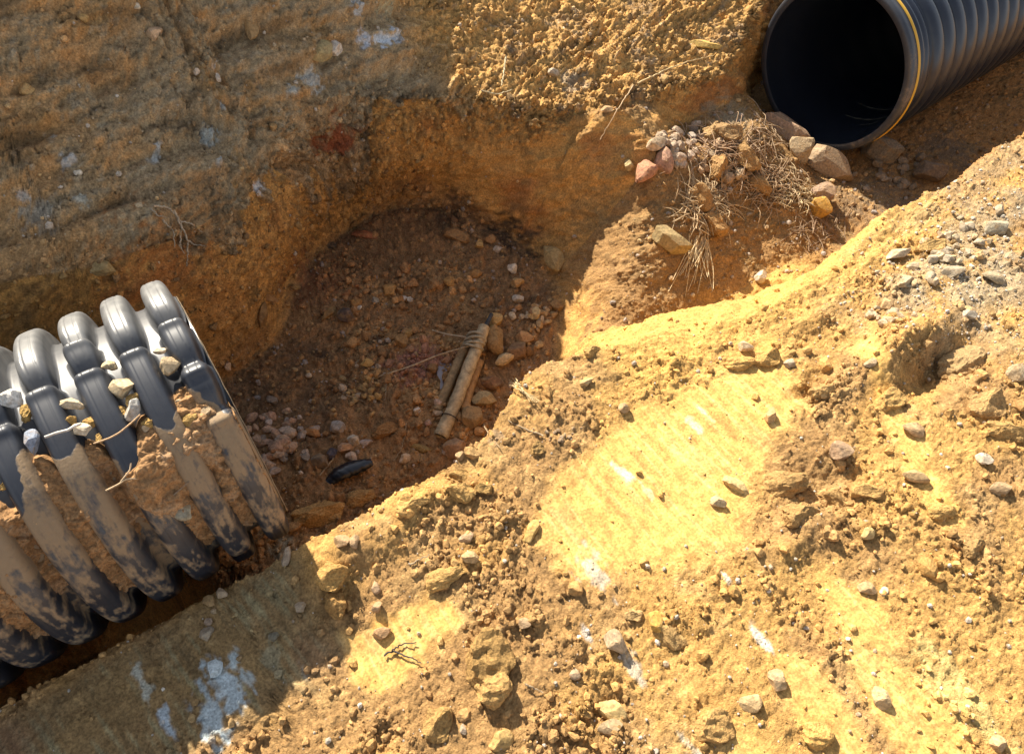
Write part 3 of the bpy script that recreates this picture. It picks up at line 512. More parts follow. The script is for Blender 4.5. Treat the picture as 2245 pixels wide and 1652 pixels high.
NEAR = [
 ('r', 1632, 765, 38, 26, -35, (.55, .50, .42), 'pale oblong stone on the smooth orange clay high on the near bank', .8, .05),
 ('r', 1730, 800, 26, 20, 20, (.50, .50, .46), 'pale grey oval pebble right of the crumbly dark ridge', .8, .1),
 ('r', 1908, 795, 34, 18, 25, (.42, .38, .32), 'slim grey brown stone at the top of the loose heap', .6, .2),
 ('r', 1688, 914, 26, 40, -15, (.42, .31, .20), 'upright brown pebble casting a shadow on the scraped clay', .9, .1),
 ('r', 1838, 990, 46, 42, 0, (.40, .30, .24), 'large pinkish grey stone among the clods right of the scraped clay', .9, .1),
 ('r', 1998, 945, 52, 32, -15, (.33, .27, .21), 'flat grey brown stone right of the golden groove', .6, .15),
 ('r', 2004, 1046, 60, 30, -12, (.40, .30, .20), 'wide brown stone among clods at the right', .7, .15),
 ('r', 2157, 1010, 36, 24, -30, (.80, .79, .74), 'bright white flat stone at the right of the near bank', .4, .15),
 ('r', 2190, 1070, 46, 30, -15, (.40, .33, .24), 'grey tan stone near the right edge below the white stone', .7, .2),
 ('r', 1615, 1065, 72, 30, -38, (.62, .54, .30), 'long pale yellow slab at the right end of the scraped clay', .5, .15),
 ('r', 1573, 1100, 38, 30, 0, (.42, .40, .32), 'round olive grey stone below the long yellow slab', .8, .15),
 ('r', 1345, 1410, 46, 54, 15, (.36, .34, .30), 'dark grey egg shaped stone with a white top at the bottom centre', 1.0, .05),
 ('r', 1432, 1365, 32, 46, 10, (.52, .34, .06), 'mustard yellow upright stone right of the grey egg stone', .9, .1),
 ('r', 1365, 897, 28, 26, 40, (.44, .36, .26), 'brown grey pebble above the dark gravel pocket', .8, .1),
 ('r', 1285, 840, 40, 18, 25, (.52, .42, .24), 'slim tan stone lying on the golden rim', .6, .2),
 ('r', 1165, 1165, 28, 58, -28, (.60, .44, .14), 'smooth golden upright slab left of the scraped clay', .4, .2),
 ('r', 1023, 1178, 40, 24, 20, (.50, .40, .32), 'pale pinkish stone in the rubble left of the golden slab', .7, .15),
 ('r', 1030, 1222, 44, 28, -15, (.58, .46, .28), 'cream stone below the pale pinkish stone', .7, .15),
 ('r', 748, 1187, 38, 28, 5, (.48, .35, .24), 'pink tan stone in the shade edge beside a narrower twin', .8, .15),
 ('r', 776, 1190, 24, 32, 0, (.48, .35, .24), 'narrow pink tan twin to the right of the pink tan stone', .8, .15),
 ('r', 823, 1287, 22, 32, 15, (.50, .37, .27), 'upright pink pebble above the small scraped clay patch', .8, .15),
 ('r', 838, 1385, 46, 26, 15, (.38, .24, .18), 'dark pink stone on the small scraped clay patch', .8, .05),
 ('r', 825, 1330, 26, 24, 10, (.44, .32, .22), 'small tan pink stone at the top of the small scraped patch', .8, .15),
 ('r', 627, 1221, 20, 44, 0, (.42, .38, .35), 'upright grey stone in the shade right of the pipe', .7, .1),
 ('r', 490, 1300, 24, 26, 30, (.38, .34, .30), 'grey angular pebble in the shaded bank near the pipe', .8, .1),
 ('r', 460, 1318, 28, 24, 0, (.24, .17, .09), 'brown square pebble left of the grey angular pebble', .7, .15),
 ('r', 458, 1362, 18, 16, 0, (.34, .28, .26), 'tiny mauve pebble in the shaded bank', .8, .1),
 ('r', 470, 1340, 14, 12, 0, (.40, .34, .26), 'tiny cream pebble above the mauve pebble', .8, .1),
 ('r', 457, 1390, 36, 30, 30, (.31, .30, .28), 'flat grey triangular stone in the shaded bank', .4, .2),
 ('r', 658, 1330, 26, 22, 0, (.38, .34, .30), 'rounded grey stone in the shaded bank right of the others', .8, .15),
 ('r', 600, 1395, 26, 20, 0, (.10, .11, .12), 'dark slate pebble pressed in the shaded bank', .5, .3),
 ('r', 30, 1330, 30, 20, 30, (.45, .28, .12), 'orange stone at the far left on the pipe', .5, .3),
 ('r', 1150, 1368, 30, 24, 0, (.46, .36, .26), 'small shiny pinkish stone left of the grey egg stone', .8, .15),
 ('r', 1095, 1380, 20, 20, 0, (.40, .28, .13), 'small brown pebble left of the shiny pinkish stone', .8, .15),
 ('r', 1260, 1476, 28, 26, 0, (.42, .36, .30), 'small grey brown pebble below the grey egg stone', .8, .2),
 ('r', 1340, 1560, 66, 46, 5, (.60, .50, .24), 'cream yellow block at the bottom centre', .7, .2),
 ('r', 1333, 1592, 56, 36, -10, (.36, .32, .24), 'grey stone under the cream yellow block', .7, .2),
 ('r', 1100, 1620, 60, 44, 0, (.58, .42, .16), 'golden lumpy stone at the bottom left of centre', .6, .3),
 ('r', 1015, 1595, 16, 22, 0, (.45, .42, .38), 'small grey upright pebble near the bottom edge', .8, .2),
 ('r', 1900, 1290, 40, 28, 10, (.44, .34, .22), 'tan grey stone with a white chip at the lower right', .7, .2),
 ('r', 1938, 1296, 22, 16, 50, (.72, .70, .62), 'white chip to the right of the tan grey stone', .6, .2),
 ('r', 1930, 1530, 40, 46, 10, (.45, .37, .26), 'tan grey stone at the bottom right of the rubble', .7, .2),
 ('r', 2395 - 210, 1690 - 60, 34, 30, 10, (.5, .4, .28), 'pale brown stone at the bottom right corner', .7, .25),
 ('r', 1698, 1490, 36, 42, 10, (.42, .35, .27), 'upright grey tan stone in the lower rubble', .8, .2),
 ('r', 1643, 1540, 52, 36, 0, (.40, .35, .25), 'olive grey stone near the bottom edge right of centre', .7, .25),
 ('r', 1985, 620, 46, 24, 25, (.52, .45, .33), 'long grey tan stone at the lip of the grey gravel', .7, .2),
 ('r', 2085, 598, 54, 26, 22, (.44, .42, .36), 'flat grey stone in the grey gravel below the lip', .6, .2),
 ('r', 2175, 608, 52, 30, -10, (.40, .38, .30), 'flat dark grey slab in the grey gravel', .35, .25),
 ('r', 1965, 560, 70, 26, 32, (.48, .46, .42), 'long grey plank like stone on the lip of the near bank', .5, .15),
 ('r', 2225, 820, 40, 36, 0, (.42, .42, .36), 'grey stone at the right edge of the rubble', .7, .2),
 ('r', 2180, 500, 60, 40, 10, (.36, .36, .30), 'grey green stone near the right edge by the lip', .6, .3),
 ('r', 1900, 1170, 34, 26, 0, (.64, .52, .26), 'pale yellow wedge in the clods at the right', .7, .15),
 ('r', 2120, 690, 30, 24, 0, (.56, .55, .5), 'pale stone in the middle of the grey gravel', .7, .2),
 ('c', 1068, 1440, 110, 100, 20, (.50, .33, .11), 'large cracked golden clod at the bottom left of centre', .7, .35),
 ('c', 1085, 1508, 74, 66, 15, (.50, .33, .11), 'medium golden clod below the large cracked clod', .9, .2),
 ('c', 728, 1268, 60, 54, -20, (.46, .31, .12), 'angular tan clod at the shadow edge near the pipe', .9, .15),
 ('c', 738, 1330, 46, 50, 0, (.42, .25, .08), 'rounded orange clod below the angular tan clod', .8, .2),
 ('c', 975, 1265, 96, 44, 25, (.55, .38, .12), 'flat golden slab of clay in the rubble', .35, .3),
 ('c', 905, 1110, 76, 34, 18, (.54, .37, .15), 'pale clay flake lifting over a grey hollow', .5, .2),
 ('c', 1010, 1085, 60, 40, 0, (.50, .35, .13), 'tan clod near the pit lip', .8, .3),
 ('c', 1060, 1070, 40, 34, 20, (.50, .35, .13), 'round tan clod on the pit lip right of a larger clod', .8, .3),
 ('c', 1175, 985, 36, 30, 20, (.46, .32, .12), 'small clod above the scraped clay', .8, .3),
 ('c', 1620, 800, 70, 30, 12, (.40, .27, .12), 'crumbly brown ridge clod on the smooth orange clay', .8, .25),
 ('c', 1680, 790, 60, 34, 10, (.38, .26, .12), 'crumbly dark clod right of the brown ridge clod', .8, .25),
 ('c', 1800, 860, 54, 32, 25, (.44, .30, .12), 'brown clod beside the golden groove', .8, .3),
 ('c', 1720, 1060, 110, 60, 10, (.46, .31, .12), 'big soft clod heap right of the yellow slab', .7, .4),
 ('c', 1760, 1130, 90, 50, 0, (.42, .27, .10), 'dark cracked clod below the big soft clod heap', .7, .35),
 ('c', 1830, 1100, 60, 40, 0, (.44, .30, .12), 'medium clod right of the dark cracked clod', .7, .3),
 ('c', 1900, 1080, 70, 36, 8, (.44, .30, .13), 'long clod under the wide brown stone', .6, .3),
 ('c', 1950, 880, 70, 40, 20, (.43, .31, .15), 'rough brown clod left of the dark hollow', .7, .3),
 ('c', 2110, 800, 110, 60, 35, (.44, .34, .19), 'big earth mound above the dark hollow at the right', .8, .4),
 ('c', 2160, 890, 80, 50, 10, (.42, .31, .16), 'brown clod right of the dark hollow', .7, .35),
 ('c', 2200, 950, 70, 40, 0, (.40, .29, .14), 'brown clod near the right edge below the hollow', .7, .35),
 ('c', 2060, 1120, 60, 34, 0, (.42, .29, .13), 'crumbly clod in the right rubble', .7, .3),
 ('c', 2140, 1200, 60, 40, 0, (.40, .28, .12), 'brown clod at the right rubble field lower part', .7, .35),
 ('c', 1470, 1400, 70, 40, -20, (.36, .30, .18), 'grey brown cracked clod right of the mustard stone', .7, .4),
 ('c', 1390, 1350, 40, 30, 20, (.36, .29, .17), 'grey brown clod above the grey egg stone', .7, .4),
 ('c', 1560, 1590, 80, 60, 0, (.38, .26, .12), 'dark brown clod at the bottom edge', .7, .35),
 ('c', 1790, 1610, 60, 44, 0, (.44, .30, .12), 'brown clod at the bottom edge right of centre', .7, .35),
 ('c', 960, 1590, 60, 60, 0, (.50, .34, .12), 'golden clod at the bottom edge left of centre', .7, .4),
 ('c', 700, 1130, 110, 50, 25, (.54, .37, .13), 'broad golden clod at the corner of the near bank beside the pipe', .7, .4),
 ('c', 790, 1090, 70, 40, 20, (.50, .34, .13), 'golden clod on the lip above the corner clod', .7, .4),
 ('c', 1300, 770, 44, 26, 20, (.50, .34, .12), 'small golden clod on the rim near the dry grass', .7, .4),
 ('c', 1010, 1045, 50, 28, 12, (.52, .36, .13), 'crumbly golden clod at the lip below the sticks', .7, .4),
 ('c', 2040, 545, 70, 36, 30, (.50, .40, .2), 'tan clod above the grey gravel at the lip', .7, .4),
]
for s_ in NEAR:
    k, px, py, a, b, ang, c_, lab, fl, sk = s_
    stone(px, py, a, b, ang, c_, lab, fl, sk + (.10 if k == 'c' else .13), kind='clod' if k == 'c' else 'rock', name='soil_clod' if k == 'c' else 'stone', cat='clod' if k == 'c' else 'stone')
# groups of look-alike pebbles
def heap(n, cx, cy, sx, sy, ang, smin, smax, cols, label, group, name='pebble', flat=.7, sink=.2):
    ca, sa = math.cos(math.radians(ang)), math.sin(math.radians(ang))
    for i in range(n):
        a, b = rng.normal(0, .45, 2); a, b = np.clip([a, b], -1, 1); px = cx + a * sx * ca + b * sy * sa; py = cy - a * sx * sa + b * sy * ca
        s0 = rng.uniform(smin, smax); c_ = np.array(cols[rng.integers(len(cols))]) * rng.uniform(.8, 1.15)
        stone(px, py, s0 * 1.15, s0 * rng.uniform(.65, 1), rng.uniform(0, 180), c_, label, flat, sink, name=name, cat='pebble', group=group)
heap(62, 612, 965, 75, 62, -35, 14, 27, [PINK, (.45, .38, .34), (.38, .34, .33), (.3, .28, .27), (.5, .36, .28)], 'small pinkish grey angular stone in the gravel pile beside the cut pipe end', 'gravel pile by the cut pipe end')
heap(40, 1475, 330, 65, 45, 10, 12, 24, [(.52, .42, .33), (.45, .36, .3), (.5, .45, .4), (.36, .3, .26)], 'small pale pinkish stone in the gravel at the left of the straw heap', 'gravel left of the straw heap')
heap(30, 800, 860, 70, 60, 0, 9, 17, [(.4, .27, .12), (.46, .3, .12), (.34, .25, .13), (.5, .42, .34)], 'small ochre pebble in the loose gravel of the middle pit floor', 'ochre pebbles on the pit floor')
heap(26, 1175, 700, 45, 40, 30, 10, 20, [(.4, .28, .15), (.5, .43, .34), (.33, .2, .11)], 'small tan pebble by the right wall of the pit', 'tan pebbles by the right pit wall')
heap(30, 2050, 560, 170, 60, 32, 12, 26, [(.42, .4, .35), (.5, .48, .42), (.36, .36, .31)], 'small grey stone in the grey gravel on the near bank', 'grey gravel on the near bank')
heap(16, 1940, 690, 60, 40, 20, 12, 24, [(.46, .43, .37), (.55, .52, .46)], 'small grey stone in the grey gravel on the near bank', 'grey gravel on the near bank')
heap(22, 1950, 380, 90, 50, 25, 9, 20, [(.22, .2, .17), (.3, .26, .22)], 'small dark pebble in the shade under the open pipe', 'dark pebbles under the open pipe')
heap(14, 1240, 955, 45, 22, 15, 7, 13, [(.3, .25, .2), (.2, .17, .14), (.42, .38, .32)], 'tiny dark pebble in the pocket above the scraped clay', 'dark pebbles in a pocket of the near bank')

# ------------------------------------------------------------------ loose crumbs nobody could count
def scatter_stuff(name, n, weight, size, base, cols, mat, label, seed, jit=.25):
    r = np.random.default_rng(seed)
    area = np.linalg.norm(np.cross(np.gradient(P, axis=0), np.gradient(P, axis=1)), axis=-1)
    wgt = (np.clip(weight, 0, None) * area * inner).reshape(-1); wgt /= wgt.sum()
    idx = r.choice(len(wgt), n, p=wgt); V = []; Fc = []; K2 = []; off = 0
    Vv = [b[0] for b in base]; Ff = base[0][1]; nv = len(Vv[0])
    A = r.normal(size=(n, 3, 3)); q, _ = np.linalg.qr(A)
    sz = size[0] * (size[1] / size[0]) ** (r.random(n) ** 3.6)
    sc = sz[:, None] * r.uniform(.6, 1, (n, 3))
    bi = r.integers(0, len(Vv), n); B = np.stack(Vv)[bi]
    VV = np.einsum('nij,nvj->nvi', q, B * sc[:, None, :]) + (PF[idx] + N1.reshape(-1, 3)[idx] * (sz * .25)[:, None])[:, None, :]
    FF = (Ff[None] + (np.arange(n) * nv)[:, None, None]).reshape(-1, 3)
    if cols is None: cc = Kf[idx] * r.uniform(.85, 1.2, (n, 1))
    else: cc = np.array(cols)[r.integers(0, len(cols), n)] * r.uniform(.75, 1.2, (n, 1)) * .75 + Kf[idx] * .25
    KK = np.repeat(cc, nv, 0)
    me = mesh_np(name, VV.reshape(-1, 3), FF, KK, smooth=False)
    return tag(link(name, me, mat), label, 'soil' if 'soil' in name else 'gravel', kind='stuff')
vis = ((XG > -1.1) & (XG < 4.4) & (YG > -1.95) & (YG < 1.9)).astype(float)
dist = np.linalg.norm(P - CAM, axis=-1)
clb = [(clodv(900 + i, I1), I1[1]) for i in range(6)]; grb = [(rock(950 + i, I1, 7, .1), I1[1]) for i in range(6)]; clb2 = [(clodv(800 + i, I2), I2[1]) for i in range(6)]
wn_ = vis * (rough_near * (.25 + 1.6 * clodmask) + .04 * scr + .10 * shadebank + .12 * slope) / dist ** 1.2
scatter_stuff('loose_soil', 19000, wn_, (.0020, .014), clb, None, M_clod, 'loose golden brown crumbs of soil on the near bank', 11)
w2 = vis * rough_near * ss(.15, .5, fbm(U * 5, V * 5, 3, 131) + .12 + .25 * zone([(.2, -.47), (.6, -.5), (.45, -.75), (.1, -.75)], .08) + .2 * ss(1.2, 1.6, XG)) / dist
scatter_stuff('soil_lumps', 1500, w2, (.006, .026), clb2, None, M_clod, 'lumps of broken clay heaped on the near bank', 12)
scatter_stuff('pit_soil_lumps', 1300, vis * pit * ss(-.1, .4, v1 + .5 * v2), (.008, .028), clb2, None, M_clod, 'lumps of brown clay on the floor of the pit', 23)
scatter_stuff('pit_soil_crumbs', 8000, vis * (pit + .5 * shelf + .25 * wl * ss(.7, .9, N0[..., 2])), (.0025, .013), clb, [(.38, .22, .09), (.28, .16, .07), (.42, .27, .12), (.20, .12, .06)], M_clod, 'loose dark red brown crumbs on the floor of the pit', 13)
scatter_stuff('fine_gravel', 5200, vis * nearz * (1.6 * gz + .12 * (1 - scr_all) + .02) / dist, (.0022, .009), grb, [(.52, .48, .42), (.40, .38, .33), (.60, .56, .48), (.46, .36, .26)], M_stoneA, 'fine grey and tan gravel scattered over the near bank', 14)
scatter_stuff('pit_gravel', 3200, vis * (pit * ss(-.3, .3, v2) + .6 * shelf), (.003, .015), grb, [(.45, .38, .32), (.38, .26, .14), (.5, .34, .16), (.3, .27, .25)], M_stoneA, 'fine mixed gravel on the pit and trench floor', 15)
scatter_stuff('bank_gravel', 1500, vis * (farb * (1 - .3 * lit) + .25 * wl), (.003, .013), grb, [(.55, .42, .26), (.50, .30, .12), (.58, .53, .45), (.42, .38, .32), (.60, .40, .18)], M_stoneA, 'small tan and pale stones set in the far bank', 26)
scatter_stuff('bank_soil_lumps', 1300, vis * (1.6 * rim + .9 * farb * ss(.22, .5, fbm(U * 5, V * 9, 3, 133)) + .5 * lit), (.006, .020), clb2, [(.30, .18, .07), (.22, .14, .07), (.42, .27, .11)], M_clod, 'lumps of crumbled clay on the far bank and its rim', 27)
scatter_stuff('bank_soil_crumbs', 10000, vis * (farb * (.5 + 2.2 * lit) + 2.0 * rim), (.003, .014), clb, None, M_clod, 'loose crumbs of soil on the far bank and its rim', 16)

# ------------------------------------------------------------------ tubes (sticks, roots, straw)
def tube(pts, rad, sides=6):
    pts = np.array(pts, float); n = len(pts); rad = np.full(n, rad) if np.isscalar(rad) else np.array(rad)
    t = np.gradient(pts, axis=0); t /= np.linalg.norm(t, axis=1, keepdims=True) + 1e-12
    a = np.cross(t, (0.31, .2, .93)); a /= np.linalg.norm(a, axis=1, keepdims=True) + 1e-12; b = np.cross(t, a)
    th = np.arange(sides) / sides * 2 * np.pi
    V = pts[:, None] + rad[:, None, None] * (np.cos(th)[None, :, None] * a[:, None] + np.sin(th)[None, :, None] * b[:, None])
    F = grid_faces(n, sides, True); V = V.reshape(-1, 3); k = len(V)
    V = np.concatenate([V, pts[:1], pts[-1:]]); j = np.arange(sides)
    T1 = np.stack([(j + 1) % sides, j, np.full(sides, k), np.full(sides, k)], -1); T2 = np.stack([(n - 1) * sides + j, (n - 1) * sides + (j + 1) % sides, np.full(sides, k + 1), np.full(sides, k + 1)], -1)
    return V, F, np.concatenate([T1, T2])[:, :3]
def tubes_mesh(name, lst, smooth=True):
    V = []; Q = []; T = []; o = 0
    for (v, q, t) in lst: V.append(v); Q.append(q + o); T.append(t + o); o += len(v)
    V = np.concatenate(V); Q = np.concatenate(Q); T = np.concatenate(T)
    T = np.concatenate([Q[:, [0, 1, 2]], Q[:, [0, 2, 3]], T]); return mesh_np(name, V, T, smooth=smooth)
def spline(p, n):
    p = np.array(p, float); s = np.concatenate([[0], np.cumsum(np.linalg.norm(np.diff(p, axis=0), axis=1))]); u = np.linspace(0, s[-1], n)
    o = np.stack([np.interp(u, s, p[:, i]) for i in range(3)], 1)
    for _ in range(max(1, n // 8)): o[1:-1] = (o[:-2] + 2 * o[1:-1] + o[2:]) / 4
    return o
def strand(pix, rad, label, name='root', cat='root', colr=(.42, .33, .22), lift=.008, group=None, wig=.003, parent=None):
    pts = []
    for q in pix:
        p, n, t = at(q[0], q[1]); pts.append(p + n * lift * (q[2] if len(q) > 2 else 1))
    s = spline(pts, 8 * len(pts)); s[1:-1] += rng.normal(0, wig * .4, s[1:-1].shape)
    k = len(s); o = link(name, tubes_mesh(name, [tube(s, np.linspace(rad, rad * .45, k), 5)]), M_straw, parent); o.color = (*colr, 1)
    if not parent: tag(o, label, cat, group)
    return o
strand([(1395, 190), (1450, 165), (1500, 145), (1560, 128)], .004, 'long dry grass stem lying on the far bank left of the pipe', 'dry_grass', 'grass stem', (.55, .40, .2), .02)
strand([(1385, 195), (1345, 250), (1318, 305)], .003, 'thin dry stem hanging down the right pit wall', 'dry_grass', 'grass stem', (.5, .35, .2), .02)
strand([(1108, 130), (1104, 160), (1098, 195)], .004, 'short pale stalk upright on the sunlit ledge', 'dry_grass', 'grass stem', (.6, .5, .3), .02)
strand([(1055, 205), (1090, 208), (1120, 204)], .003, 'pale stalk lying across the rim of the sunlit ledge', 'dry_grass', 'grass stem', (.6, .5, .3), .02)
for k, pts in enumerate([[(370, 505), (390, 525), (412, 530)], [(380, 500), (420, 508), (440, 530), (450, 560)], [(430, 515), (446, 545), (458, 580), (456, 640)], [(440, 540), (470, 548), (495, 556)], [(448, 560), (440, 585), (446, 610)], [(455, 575), (475, 585), (500, 590)], [(405, 540), (430, 565), (425, 590)]]):
    pts = [(a * .884 + 0, b * .884 + 12) for a, b in pts]
    strand(pts, .004 if k in (1, 2) else .0028, 'pale dead root strand dangling over the shaded rim above the cut pipe', 'dead_root', 'root', (.42, .34, .24), .018, 'dead roots on the shaded rim')
strand([(400, 1205), (410, 1215), (412, 1240)], .0025, 'short root at the pipe foot', 'dead_root', 'root', (.35, .26, .16), .01)
for k in range(12):
    x0 = 575 + rng.uniform(-8, 55); y0 = 1172 - (x0 - 575) * .42 + rng.uniform(-4, 8); dx = rng.uniform(-26, 26)
    strand([(x0, y0), (x0 + dx * .5, y0 + 10), (x0 + dx, y0 + rng.uniform(10, 34))], .0016, 'hair thin root dangling at the corner where the pipe end meets the near bank', 'dead_root', 'root', (.36, .24, .13), .02, 'fine roots at the pipe corner', .006)
for k in range(9):
    x0 = 395 + rng.uniform(-15, 60); y0 = 1262 - (x0 - 400) * .45; dx = rng.uniform(-22, 22)
    strand([(x0, y0), (x0 + dx * .5, y0 + 12), (x0 + dx, y0 + rng.uniform(14, 32))], .0014, 'hair thin root spanning the black gap between pipe and near bank', 'dead_root', 'root', (.3, .22, .13), .02, 'fine roots over the dark gap', .006)
for k in range(9):
    strand([(1128 + rng.uniform(-12, 12), 845 + rng.uniform(-14, 10)), (1150, 868), (1172 + rng.uniform(-15, 15), 885 + rng.uniform(-8, 8))], .0018, 'thin dry grass blade in the tuft on the golden rim', 'dry_grass', 'grass', (.55, .42, .22), .015, 'dry grass on the golden rim', .004)
for pts, lab in (([(890, 930), (887, 960), (880, 985), (862, 1012)], 'pale bent stalk on the lower pit floor'), ([(845, 830), (848, 860), (843, 880)], 'grey stalk in the middle of the pit floor'), ([(780, 800), (800, 775), (812, 760)], 'brown curved twig on the pit floor'), ([(700, 1045), (730, 1010), (742, 985)], 'thin brown twig by the gravel pile'),
                 ([(1140, 600), (1143, 640)], 'thin stalk beside the bright white stone'), ([(1180, 720), (1215, 690), (1230, 672)], 'thin root against the right pit wall'), ([(760, 870), (790, 878), (800, 884)], 'small dark twig left of centre in the pit'),
                 ([(1190, 960), (1120, 930), (1100, 905)], 'fine root strand at the sunlit lip of the pit'), ([(1060, 930), (1075, 960), (1095, 985)], 'dark twig right of the stick foot'), ([(845, 1440), (880, 1415), (915, 1408)], 'dark curled leaf stalk on the near bank'), ([(860, 1430), (905, 1445), (925, 1452)], 'blackened twig on the near bank'),
                 ([(900, 1240), (945, 1218)], 'short pale straw in the rubble'), ([(1150, 1500), (1190, 1520)], 'short pale straw beside the golden clod')):
    strand(pts, .0026, lab, 'twig', 'twig', (.06, .05, .04) if ('dark curled' in lab or 'black' in lab) else (.34, .25, .15), .008)

# straw heap: loose straw as stuff plus clumps one can tell apart
def straw_clump(cx, cy, n, spread, length, lab, colr, name='straw_tuft', up=.06, ang0=0, angs=180):
    L_ = []; c0 = None
    for i in range(n):
        a, b = rng.normal(0, .5, 2) * spread; p, nr, t = at(cx + a, cy + b * .7); s = t / F_PX
        if c0 is None: c0 = p
        an = math.radians(ang0 + rng.uniform(-angs, angs)); l = length * s * rng.uniform(.4, 1); hh = rng.uniform(.2, 1) * up
        dr = R @ np.array((math.cos(an), math.sin(an), 0)); dr = dr - (dr @ nr) * nr
        q = [p + nr * .004, p + dr * l * .5 + nr * hh * .7 + rng.normal(0, .006, 3), p + dr * l + nr * (hh * rng.uniform(-.1, .6) + .004)]
        L_.append(tube(spline(q, 7), np.linspace(.0024, .0012, 7), 4))
    o = link(name, tubes_mesh(name, L_), M_straw); o.color = (*colr, 1); return tag(o, lab, 'straw', kind='stuff' if n >= 40 else None)
straw_clump(1540, 450, 240, 50, 70, 'tangled tuft of dry straw with a clump of soil in front of the open pipe', (.52, .38, .22))
straw_clump(1530, 530, 34, 22, 120, 'long pale straw stalks trailing down from the tangled tuft', (.62, .48, .28), up=.02, ang0=-100, angs=28)
straw_clump(1590, 330, 190, 80, 60, 'heap of straw and soil left of the pink slab', (.42, .28, .17))
straw_clump(1680, 400, 190, 75, 60, 'matted brown straw between the heap and the tan rock', (.42, .29, .17))
straw_clump(1745, 430, 90, 40, 45, 'small bright straw tuft below the cream rock', (.55, .42, .24))
straw_clump(1780, 510, 60, 60, 60, 'thin dark straw on the trench floor by the near bank', (.30, .2, .12), up=.02)
straw_clump(1690, 280, 40, 40, 60, 'few brown stalks beside the pipe mouth', (.36, .25, .15), up=.03)
heap(26, 1600, 370, 70, 55, -25, 12, 24, [(.46, .33, .22), (.42, .27, .16), (.5, .4, .28)], 'small brownish stone tangled in the straw heap', 'stones in the straw heap')
for k, (px, py, a, b, an) in enumerate(((1590, 300, 60, 34, -35), (1630, 350, 66, 36, -50), (1660, 410, 60, 32, -40), (1570, 375, 50, 50, 0), (1530, 445, 70, 46, -20), (1560, 500, 60, 40, -30))):
    stone(px, py, a, b, an, (.44, .28, .13), ['ridge shaped soil clod at the top of the straw heap', 'soil clod in the middle of the straw heap', 'soil clod at the right end of the straw heap', 'round orange clod at the left of the straw heap', 'soil clod matted with straw in the tangled tuft', 'lowest soil clod under the tangled tuft'][k], .9, .25, name='soil_clod', cat='clod', kind='clod')

# ------------------------------------------------------------------ bundle of sticks
def root_empty(name, loc): o = bpy.data.objects.new(name, None); C.objects.link(o); o.location = loc; o.empty_display_size = .05; return o
pA, nA, tA = at(968, 955); pB, nB, tB = at(1048, 748)
bun = root_empty('stick_bundle', tuple(pA)); tag(bun, 'bundle of grey brown sticks tied with cord lying on the pit floor', 'sticks')
def loc_(p): return np.array(p) - pA
def pz(px, py, h):
    z = at(990, 870)[0][2] + h; r = R @ nrm((px - CX, -(py - CY), -F_PX)); t = (z - CAM[2]) / r[2]; return CAM + t * r
def stick(pix, r0, r1, colr, name='stick'):
    s = spline([loc_(pz(*q)) for q in pix], 110); _x = np.linspace(0, 9, 110); rr = np.linspace(r0, r1, 110) * (1 + .12 * pnoise(_x, _x * 0 + r0 * 900, 3) + .06 * pnoise(_x * 4, _x * 0, 4))
    rr[0] *= .8; rr[-1] *= .7
    o = link(name, tubes_mesh(name, [tube(s, rr, 14)]), M_wood, bun); o.color = (*colr, 1); return o
M_wood = soil_mat('wood', 'OBJ', bump=.5, dist=.003, rough=.7, spec=.35, s1=60., s2=350.)
stick([(966, 957, .025), (1000, 880, .045), (1030, 800, .07), (1050, 750, .08), (1062, 715, .085)], .026, .022, (.40, .31, .19))
stick([(958, 900, .015), (985, 840, .03), (1008, 785, .045), (1028, 745, .055)], .019, .017, (.30, .20, .10))
stick([(1018, 895, .015), (1034, 840, .02), (1052, 790, .03)], .018, .016, (.36, .21, .09))
stick([(1045, 760, .06), (1060, 725, .07), (1078, 688, .06)], .012, .008, (.05, .05, .055))
knot = []
for k in range(4):
    c0 = loc_(pz(1041 + k * 2.0, 762 - k * 6, .075)); th = np.linspace(0, 2 * np.pi, 26); axd = nrm(loc_(pz(1062, 715, .085)) - loc_(pz(1030, 800, .07)))
    a = nrm(np.cross(axd, (0, 0, 1))); b = np.cross(axd, a)
    cc = c0 + (.036 * np.cos(th)[:, None] * a + .030 * np.sin(th)[:, None] * b) + axd * (.012 * np.sin(th + k))[:, None] - a * .006
    knot.append(tube(cc, .0055, 6))
kn = link('cord_knot', tubes_mesh('cord_knot', knot), M_wood, bun); kn.color = (.34, .28, .19, 1)
s = spline([loc_(pz(1038, 755, .10)), loc_(pz(960, 778, .04)), loc_(pz(900, 803, .02)), loc_(pz(815, 830, .01))], 30)
c_ = link('cord', tubes_mesh('cord', [tube(s, .0032, 5)]), M_wood, bun); c_.color = (.50, .36, .22, 1)
s = spline([loc_(pz(1040, 750, .09)), loc_(pz(1020, 738, .07)), loc_(pz(985, 734, .03)), loc_(pz(948, 724, .01))], 24)
c_ = link('cord', tubes_mesh('cord', [tube(s, .0032, 5)]), M_wood, bun); c_.color = (.50, .38, .25, 1)
th = np.linspace(0, 2 * np.pi, 20); c0 = loc_(pz(986, 915, .04)); axd = nrm(loc_(pz(1000, 880, .05)) - loc_(pz(966, 957, .03))); a = nrm(np.cross(axd, (0, 0, 1))); b = np.cross(axd, a)
c_ = link('wire_tie', tubes_mesh('wire_tie', [tube(c0 + .030 * np.cos(th)[:, None] * a + .029 * np.sin(th)[:, None] * b, .0025, 5)]), M_wood, bun); c_.color = (.05, .035, .025, 1)
